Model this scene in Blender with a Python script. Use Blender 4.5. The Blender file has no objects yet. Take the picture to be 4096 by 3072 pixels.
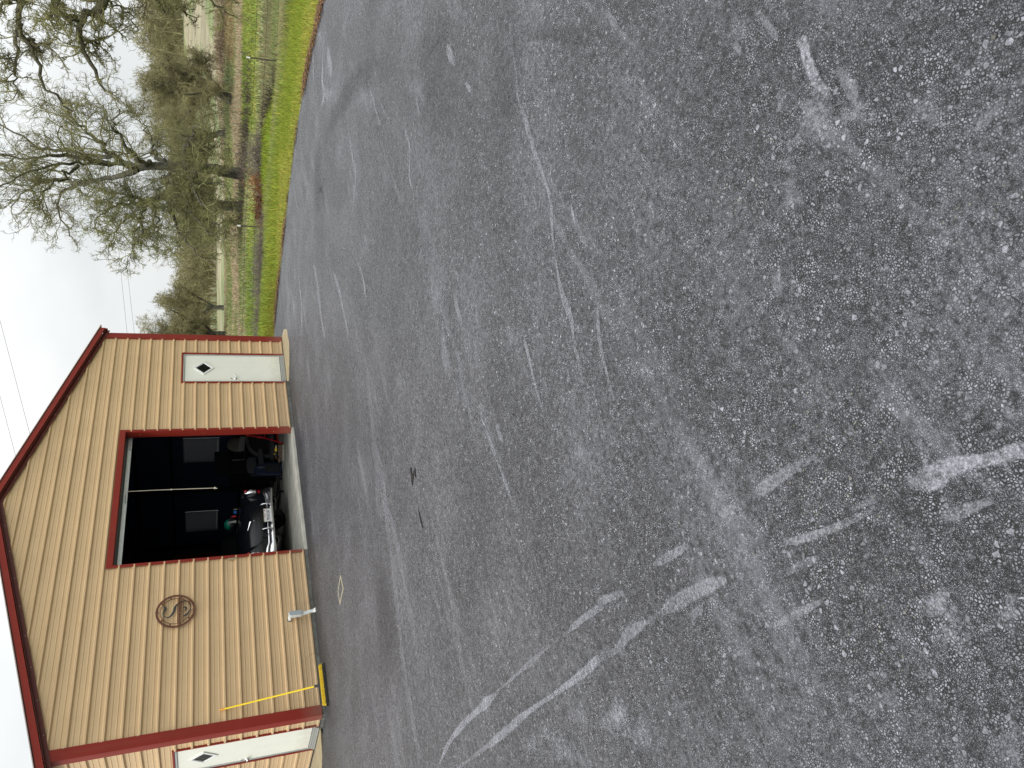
import bpy, bmesh, math, random, json
import numpy as np
from mathutils import Vector, Matrix
R=math.radians
random.seed(7); RNG=np.random.default_rng(11)
C=bpy.context.scene
COL=C.collection
# ------------------------------------------------------------------ camera
cam_d=bpy.data.cameras.new('camera'); cam=bpy.data.objects.new('camera',cam_d); COL.objects.link(cam)
yaw,pit,rol=R(46.148),R(-22.889),R(-.045)
fw=Vector((math.sin(yaw)*math.cos(pit),math.cos(yaw)*math.cos(pit),math.sin(pit)))
r0=Vector((math.cos(yaw),-math.sin(yaw),0)); u0=r0.cross(fw)
r1=math.cos(rol)*r0+math.sin(rol)*u0; u1=-math.sin(rol)*r0+math.cos(rol)*u0
# the photograph was stored on its side: world up points to the left edge of the picture
Mx=Matrix((-u1,r1,-fw)).transposed().to_4x4(); Mx.translation=Vector((-7.773,-11.719,1.674))
cam.matrix_world=Mx
cam_d.sensor_width=36; cam_d.lens=36*2907.6/4096; cam_d.clip_start=.05; cam_d.clip_end=4000
C.camera=cam
C.cycles.use_denoising=True; C.cycles.denoising_prefilter='NONE'; C.cycles.sample_clamp_indirect=4
# ------------------------------------------------------------------ world, sun, exposure
W=bpy.data.worlds.new('World'); C.world=W; W.use_nodes=True
nt=W.node_tree; nt.nodes.clear()
wo=nt.nodes.new('ShaderNodeOutputWorld'); bg=nt.nodes.new('ShaderNodeBackground')
sky=nt.nodes.new('ShaderNodeTexSky'); sky.sky_type='NISHITA'; sky.sun_disc=False
SUN_EL,SUN_AZ=44,262
sky.sun_elevation=R(SUN_EL); sky.sun_rotation=R(SUN_AZ); sky.dust_density=2
tc=nt.nodes.new('ShaderNodeTexCoord'); mp=nt.nodes.new('ShaderNodeMapping'); mp.inputs['Scale'].default_value=(1,1,2.2)
no=nt.nodes.new('ShaderNodeTexNoise'); no.inputs['Scale'].default_value=3.1; no.inputs['Detail'].default_value=5; no.inputs['Roughness'].default_value=.5
ra=nt.nodes.new('ShaderNodeValToRGB')
e=ra.color_ramp.elements; e[0].position=.36; e[0].color=(.082,.085,.0858,1); e[1].position=.66; e[1].color=(.098,.0985,.097,1)
sc=nt.nodes.new('ShaderNodeVectorMath'); sc.operation='SCALE'; sc.inputs['Scale'].default_value=101.0
mx=nt.nodes.new('ShaderNodeMix'); mx.data_type='RGBA'; mx.inputs['Factor'].default_value=.94
L=nt.links.new
L(tc.outputs['Generated'],mp.inputs[0]); L(mp.outputs[0],no.inputs['Vector']); L(no.outputs['Fac'],ra.inputs[0])
sz=nt.nodes.new('ShaderNodeSeparateXYZ'); L(tc.outputs['Generated'],sz.inputs[0])
gr=nt.nodes.new('ShaderNodeMapRange'); gr.inputs['From Min'].default_value=.12; gr.inputs['From Max'].default_value=1.0; gr.inputs['To Min'].default_value=101.0; gr.inputs['To Max'].default_value=265.0
L(sz.outputs['Z'],gr.inputs['Value']); L(gr.outputs[0],sc.inputs['Scale'])
L(ra.outputs[0],sc.inputs[0]); L(sky.outputs[0],mx.inputs['A']); L(sc.outputs[0],mx.inputs['B'])
L(mx.outputs['Result'],bg.inputs['Color']); bg.inputs['Strength'].default_value=.1; L(bg.outputs[0],wo.inputs[0])
sl=bpy.data.lights.new('sun','SUN'); sl.energy=1.5; sl.angle=R(14); sl.color=(1,.96,.9)
so=bpy.data.objects.new('sun',sl); COL.objects.link(so)
sd=Vector((math.sin(R(SUN_AZ))*math.cos(R(SUN_EL)),math.cos(R(SUN_AZ))*math.cos(R(SUN_EL)),math.sin(R(SUN_EL))))
so.rotation_euler=sd.to_track_quat('Z','Y').to_euler(); so.location=(0,0,30)
C.view_settings.view_transform='Standard'; C.view_settings.look='None'; C.view_settings.exposure=0; C.view_settings.gamma=1
# ------------------------------------------------------------------ helpers
def tag(o,label=None,cat=None,group=None,kind=None):
    if label:o['label']=label
    if cat:o['category']=cat
    if group:o['group']=group
    if kind:o['kind']=kind
    return o
def empty(name,loc,label,cat,group=None,rz=0):
    o=bpy.data.objects.new(name,None); COL.objects.link(o); o.location=loc; o.rotation_euler=(0,0,rz); o.empty_display_size=.2
    return tag(o,label,cat,group)
def world(o):
    return (world(o.parent)@o.matrix_parent_inverse@o.matrix_basis) if o.parent else o.matrix_basis.copy()
def link(name,me,mats,parent=None):
    o=bpy.data.objects.new(name,me); COL.objects.link(o)
    for m in (mats if isinstance(mats,(list,tuple)) else [mats]): me.materials.append(m)
    if parent is not None:
        o.parent=parent; o.matrix_parent_inverse=world(parent).inverted()
    return o
class MB:
    def __init__(s): s.v=[];s.f=[];s.m=[]
    def add(s,v,f,m=0):
        b=len(s.v); s.v+=[tuple(p) for p in v]; s.f+=[tuple(i+b for i in q) for q in f]; s.m+=[m]*len(f); return s
    def hexa(s,p,m=0): # bottom 4 ccw, top 4 ccw
        return s.add(p,[(3,2,1,0),(4,5,6,7),(0,1,5,4),(1,2,6,5),(2,3,7,6),(3,0,4,7)],m)
    def box(s,x0,x1,y0,y1,z0,z1,m=0):
        return s.hexa([(x0,y0,z0),(x1,y0,z0),(x1,y1,z0),(x0,y1,z0),(x0,y0,z1),(x1,y0,z1),(x1,y1,z1),(x0,y1,z1)],m)
    def quad(s,a,b,c,d,m=0): return s.add([a,b,c,d],[(0,1,2,3)],m)
    def tube(s,pts,r,n=8,m=0,cap=True):
        pts=[Vector(p) for p in pts]; rr=r if isinstance(r,(list,tuple)) else [r]*len(pts)
        v=[];f=[]; ref=None
        for i,p in enumerate(pts):
            d=(pts[min(i+1,len(pts)-1)]-pts[max(i-1,0)]).normalized()
            if ref is None: ref=d.orthogonal().normalized()
            ref=(ref-d*ref.dot(d)).normalized(); w=d.cross(ref)
            for k in range(n):
                a=2*math.pi*k/n; v.append(p+(ref*math.cos(a)+w*math.sin(a))*rr[i])
        for i in range(len(pts)-1):
            for k in range(n): f.append((i*n+k,i*n+(k+1)%n,(i+1)*n+(k+1)%n,(i+1)*n+k))
        if cap: f.append(tuple(range(n-1,-1,-1))); f.append(tuple((len(pts)-1)*n+k for k in range(n)))
        return s.add(v,f,m)
    def loft(s,secs,m=0,closed=False,caps=False):
        n=len(secs[0]); v=[p for q in secs for p in q]; f=[]
        for i in range(len(secs)-1):
            for k in range(n if closed else n-1): f.append((i*n+k,i*n+(k+1)%n,(i+1)*n+(k+1)%n,(i+1)*n+k))
        if caps: f.append(tuple(range(n-1,-1,-1))); f.append(tuple((len(secs)-1)*n+k for k in range(n)))
        return s.add(v,f,m)
    def prism(s,poly,h0,h1,axis='z',m=0):
        def P(a,b,h): return (a,b,h) if axis=='z' else ((a,h,b) if axis=='y' else (h,a,b))
        n=len(poly); v=[P(a,b,h0) for a,b in poly]+[P(a,b,h1) for a,b in poly]
        f=[tuple(range(n-1,-1,-1)),tuple(range(n,2*n))]+[(i,(i+1)%n,n+(i+1)%n,n+i) for i in range(n)]
        return s.add(v,f,m)
    def ball(s,c,r,nu=12,nv=8,sx=1,sy=1,sz=1,m=0):
        secs=[]
        for j in range(nv+1):
            t=math.pi*j/nv; q=max(math.sin(t),.001)
            secs.append([(c[0]+sx*r*q*math.cos(2*math.pi*k/nu),c[1]+sy*r*q*math.sin(2*math.pi*k/nu),c[2]-sz*r*math.cos(t)) for k in range(nu)])
        return s.loft(secs,m,closed=True)
    def build(s,name,mats,parent=None,smooth=False,bevel=0,sub=0,fix=True):
        me=bpy.data.meshes.new(name); me.from_pydata(s.v,[],s.f); 
        me.polygons.foreach_set('material_index',s.m)
        if fix:
            bm=bmesh.new(); bm.from_mesh(me); bmesh.ops.recalc_face_normals(bm,faces=bm.faces); bm.to_mesh(me); bm.free()
        if smooth: me.polygons.foreach_set('use_smooth',[True]*len(me.polygons))
        me.update(); o=link(name,me,mats,parent)
        if bevel: 
            b=o.modifiers.new('bevel','BEVEL'); b.width=bevel; b.segments=2; b.limit_method='ANGLE'
        if sub:
            b=o.modifiers.new('sub','SUBSURF'); b.levels=sub; b.render_levels=sub
        return o
def mat(name,col,rough=.6,metal=0,spec=.5,noise=0,nscale=8,bump=0,bscale=200,coat=0):
    m=bpy.data.materials.new(name); m.use_nodes=True; n=m.node_tree; b=n.nodes['Principled BSDF']
    b.inputs['Base Color'].default_value=(*col,1); b.inputs['Roughness'].default_value=rough; b.inputs['Metallic'].default_value=metal
    b.inputs['Specular IOR Level'].default_value=spec; b.inputs['Coat Weight'].default_value=coat; b.inputs['Coat Roughness'].default_value=.05
    t=n.nodes.new('ShaderNodeTexCoord')
    if noise:
        x=n.nodes.new('ShaderNodeTexNoise'); x.inputs['Scale'].default_value=nscale; x.inputs['Detail'].default_value=5
        r=n.nodes.new('ShaderNodeValToRGB'); r.color_ramp.elements[0].position=.3; r.color_ramp.elements[1].position=.7
        r.color_ramp.elements[0].color=(*[c*(1-noise) for c in col],1); r.color_ramp.elements[1].color=(*[min(1,c*(1+noise)) for c in col],1)
        n.links.new(t.outputs['Object'],x.inputs['Vector']); n.links.new(x.outputs['Fac'],r.inputs[0]); n.links.new(r.outputs[0],b.inputs['Base Color'])
    if bump:
        x=n.nodes.new('ShaderNodeTexNoise'); x.inputs['Scale'].default_value=bscale; x.inputs['Detail'].default_value=3
        q=n.nodes.new('ShaderNodeBump'); q.inputs['Strength'].default_value=bump; q.inputs['Distance'].default_value=.003
        n.links.new(t.outputs['Object'],x.inputs['Vector']); n.links.new(x.outputs['Fac'],q.inputs['Height']); n.links.new(q.outputs[0],b.inputs['Normal'])
    return m
def text_mesh(name,txt,size,mtx,m,parent,ext=.0015,align='CENTER',width=None,res=3):
    cu=bpy.data.curves.new(name,'FONT'); cu.body=txt; cu.size=size; cu.extrude=ext; cu.align_x=align; cu.align_y='CENTER'; cu.resolution_u=res
    o=bpy.data.objects.new(name+'_t',cu); COL.objects.link(o); bpy.context.view_layer.update()
    me=bpy.data.meshes.new_from_object(o.evaluated_get(bpy.context.evaluated_depsgraph_get())); bpy.data.objects.remove(o)
    xs=[v.co.x for v in me.vertices]; sx=1
    if width: sx=width/(max(xs)-min(xs))
    me.transform(mtx@Matrix.Diagonal((sx,1,1,1)))
    me.materials.clear()
    return link(name,me,m,parent)
# frame of a vertical plane facing -y: text right=+x, up=+z
FRONT=Matrix(((1,0,0,0),(0,0,-1,0),(0,1,0,0),(0,0,0,1)))
# ------------------------------------------------------------------ materials
M={}
M['tan']=mat('tan_siding',(.60,.425,.235),.5,noise=.05,nscale=1.5)
M['red']=mat('red_trim',(.225,.022,.013),.5,spec=.22,noise=.06,nscale=3)
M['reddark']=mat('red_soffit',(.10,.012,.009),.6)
M['roof']=mat('roof_sheet',(.5,.38,.34),.5)
M['white']=mat('door_white',(.80,.81,.71),.45,noise=.02,nscale=5)
M['frame']=mat('frame_white',(.75,.76,.74),.35)
M['alu']=mat('aluminium',(.50,.53,.52),.35,metal=.6)
M['galv']=mat('galvanised',(.62,.65,.66),.38,metal=.5,noise=.08,nscale=20)
M['glass']=mat('dark_glass',(.008,.009,.008),.15,spec=.12)
M['rubber']=mat('rubber',(.012,.012,.012),.7)
M['black']=mat('black_paint',(.007,.008,.011),.20,spec=.42)
M['blackmat']=mat('black_plastic',(.012,.012,.013),.5)
M['chrome']=mat('chrome',(.85,.86,.87),.13,metal=1)
M['bumper']=mat('bumper_chrome',(.85,.86,.87),.27,metal=1)
M['navy']=mat('navy_liner',(.055,.070,.135),.5,noise=.15,nscale=2)
M['dark']=mat('dark_interior',(.010,.010,.011),.7)
M['conc']=mat('concrete',(.42,.41,.36),.75,noise=.22,nscale=3,bump=.3,bscale=60)
M['pad']=mat('concrete_pad',(.31,.25,.15),.85,noise=.14,nscale=9,bump=.5,bscale=120)
M['footing']=mat('footing',(.11,.112,.098),.9,noise=.35,nscale=14,bump=.6,bscale=50)
M['rust']=mat('rusty_steel',(.115,.038,.016),.6,noise=.35,nscale=25)
M['sblack']=mat('black_steel',(.022,.026,.03),.4)
M['yellow']=mat('yellow_paint',(.85,.62,.01),.4)
M['yellowb']=mat('yellow_bristle',(.72,.50,.02),.7,noise=.3,nscale=60)
M['blackb']=mat('black_bristle',(.016,.016,.012),.8,noise=.5,nscale=80)
M['orange']=mat('orange_grip',(.75,.33,.03),.5)
M['pvc']=mat('pvc_grey',(.56,.60,.59),.4,noise=.06,nscale=30)
M['pvcw']=mat('pvc_white',(.72,.73,.70),.45)
M['rope']=mat('rope',(.6,.55,.42),.8)
M['redpaint']=mat('red_paint',(.42,.012,.014),.3)
M['redlens']=mat('red_lens',(.35,.004,.008),.1,coat=1)
M['lens']=mat('clear_lens',(.45,.5,.5),.08,metal=.7)
M['plate']=mat('plate_white',(.75,.76,.75),.4)
M['ptext']=mat('plate_text',(.03,.035,.08),.5)
M['blind']=mat('blind_slat',(.62,.62,.68),.6)
M['navy2']=mat('navy_panel',(.035,.045,.09),.5)
M['wood']=mat('old_wood',(.17,.12,.085),.8,noise=.4,nscale=22)
M['woodl']=mat('pale_wood',(.45,.42,.34),.7,noise=.15,nscale=20)
M['greyfab']=mat('grey_fabric',(.07,.072,.078),.8)
M['blackfab']=mat('black_fabric',(.016,.016,.018),.85)
M['beige']=mat('beige_cloth',(.17,.15,.12),.9,noise=.2,nscale=8)
M['whitecard']=mat('white_card',(.30,.30,.28),.8)
M['blueplastic']=mat('navy_plastic',(.014,.022,.050),.45)
M['green']=mat('green_plastic',(.0,.16,.10),.35)
M['blue']=mat('blue_plastic',(.01,.12,.42),.4)
M['chalk']=mat('pale_marking',(.30,.27,.19),.9,noise=.3,nscale=60)
M['tar']=mat('tar_spot',(.008,.008,.009),.35)
M['post']=mat('post_steel',(.055,.038,.03),.7,noise=.3,nscale=20)
M['wire']=mat('fence_wire',(.035,.025,.022),.7)
def translucent(name,col,tr):
    m=mat(name,col,.6); n=m.node_tree; b=n.nodes['Principled BSDF']; o=n.nodes['Material Output']; t=n.nodes.new('ShaderNodeBsdfTranslucent'); t.inputs[0].default_value=(*col,1); x=n.nodes.new('ShaderNodeMixShader'); x.inputs[0].default_value=tr
    n.links.new(b.outputs[0],x.inputs[1]); n.links.new(t.outputs[0],x.inputs[2]); n.links.new(x.outputs[0],o.inputs[0]); return m
M['blind']=translucent('blind_slat',(.40,.40,.46),.26); M['frost']=translucent('frosted_glass',(.55,.55,.58),.6)
def splash(m):
    n=m.node_tree; b=n.nodes['Principled BSDF']; src=b.inputs['Base Color'].links[0].from_socket; N=n.nodes.new; K=n.links.new
    t=N('ShaderNodeTexCoord'); s=N('ShaderNodeSeparateXYZ'); K(t.outputs['Object'],s.inputs[0]); x=N('ShaderNodeTexNoise'); x.inputs['Scale'].default_value=7; x.inputs['Detail'].default_value=7; x.inputs['Roughness'].default_value=.75; K(t.outputs['Object'],x.inputs['Vector'])
    a=N('ShaderNodeMath'); a.operation='MULTIPLY_ADD'; K(x.outputs['Fac'],a.inputs[0]); a.inputs[1].default_value=-.55; K(s.outputs['Z'],a.inputs[2])
    r=N('ShaderNodeMapRange'); r.inputs['From Min'].default_value=-.30; r.inputs['From Max'].default_value=.10; r.inputs['To Min'].default_value=.38; r.inputs['To Max'].default_value=0; K(a.outputs[0],r.inputs['Value'])
    mp=N('ShaderNodeMapping'); mp.inputs['Scale'].default_value=(9,9,.35); K(t.outputs['Object'],mp.inputs[0]); y=N('ShaderNodeTexNoise'); y.inputs['Scale'].default_value=1.2; y.inputs['Detail'].default_value=6; K(mp.outputs[0],y.inputs['Vector'])
    r2=N('ShaderNodeMapRange'); r2.inputs['From Min'].default_value=.52; r2.inputs['From Max'].default_value=.75; r2.inputs['To Min'].default_value=0; r2.inputs['To Max'].default_value=.05; K(y.outputs['Fac'],r2.inputs['Value'])
    ad=N('ShaderNodeMath'); ad.operation='ADD'; ad.use_clamp=True; K(r.outputs[0],ad.inputs[0]); K(r2.outputs[0],ad.inputs[1])
    mx=N('ShaderNodeMix'); mx.data_type='RGBA'; K(ad.outputs[0],mx.inputs['Factor']); K(src,mx.inputs['A']); mx.inputs['B'].default_value=(.23,.19,.14,1); K(mx.outputs['Result'],b.inputs['Base Color'])
splash(M['tan']); splash(M['white']); splash(M['red'])
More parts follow.
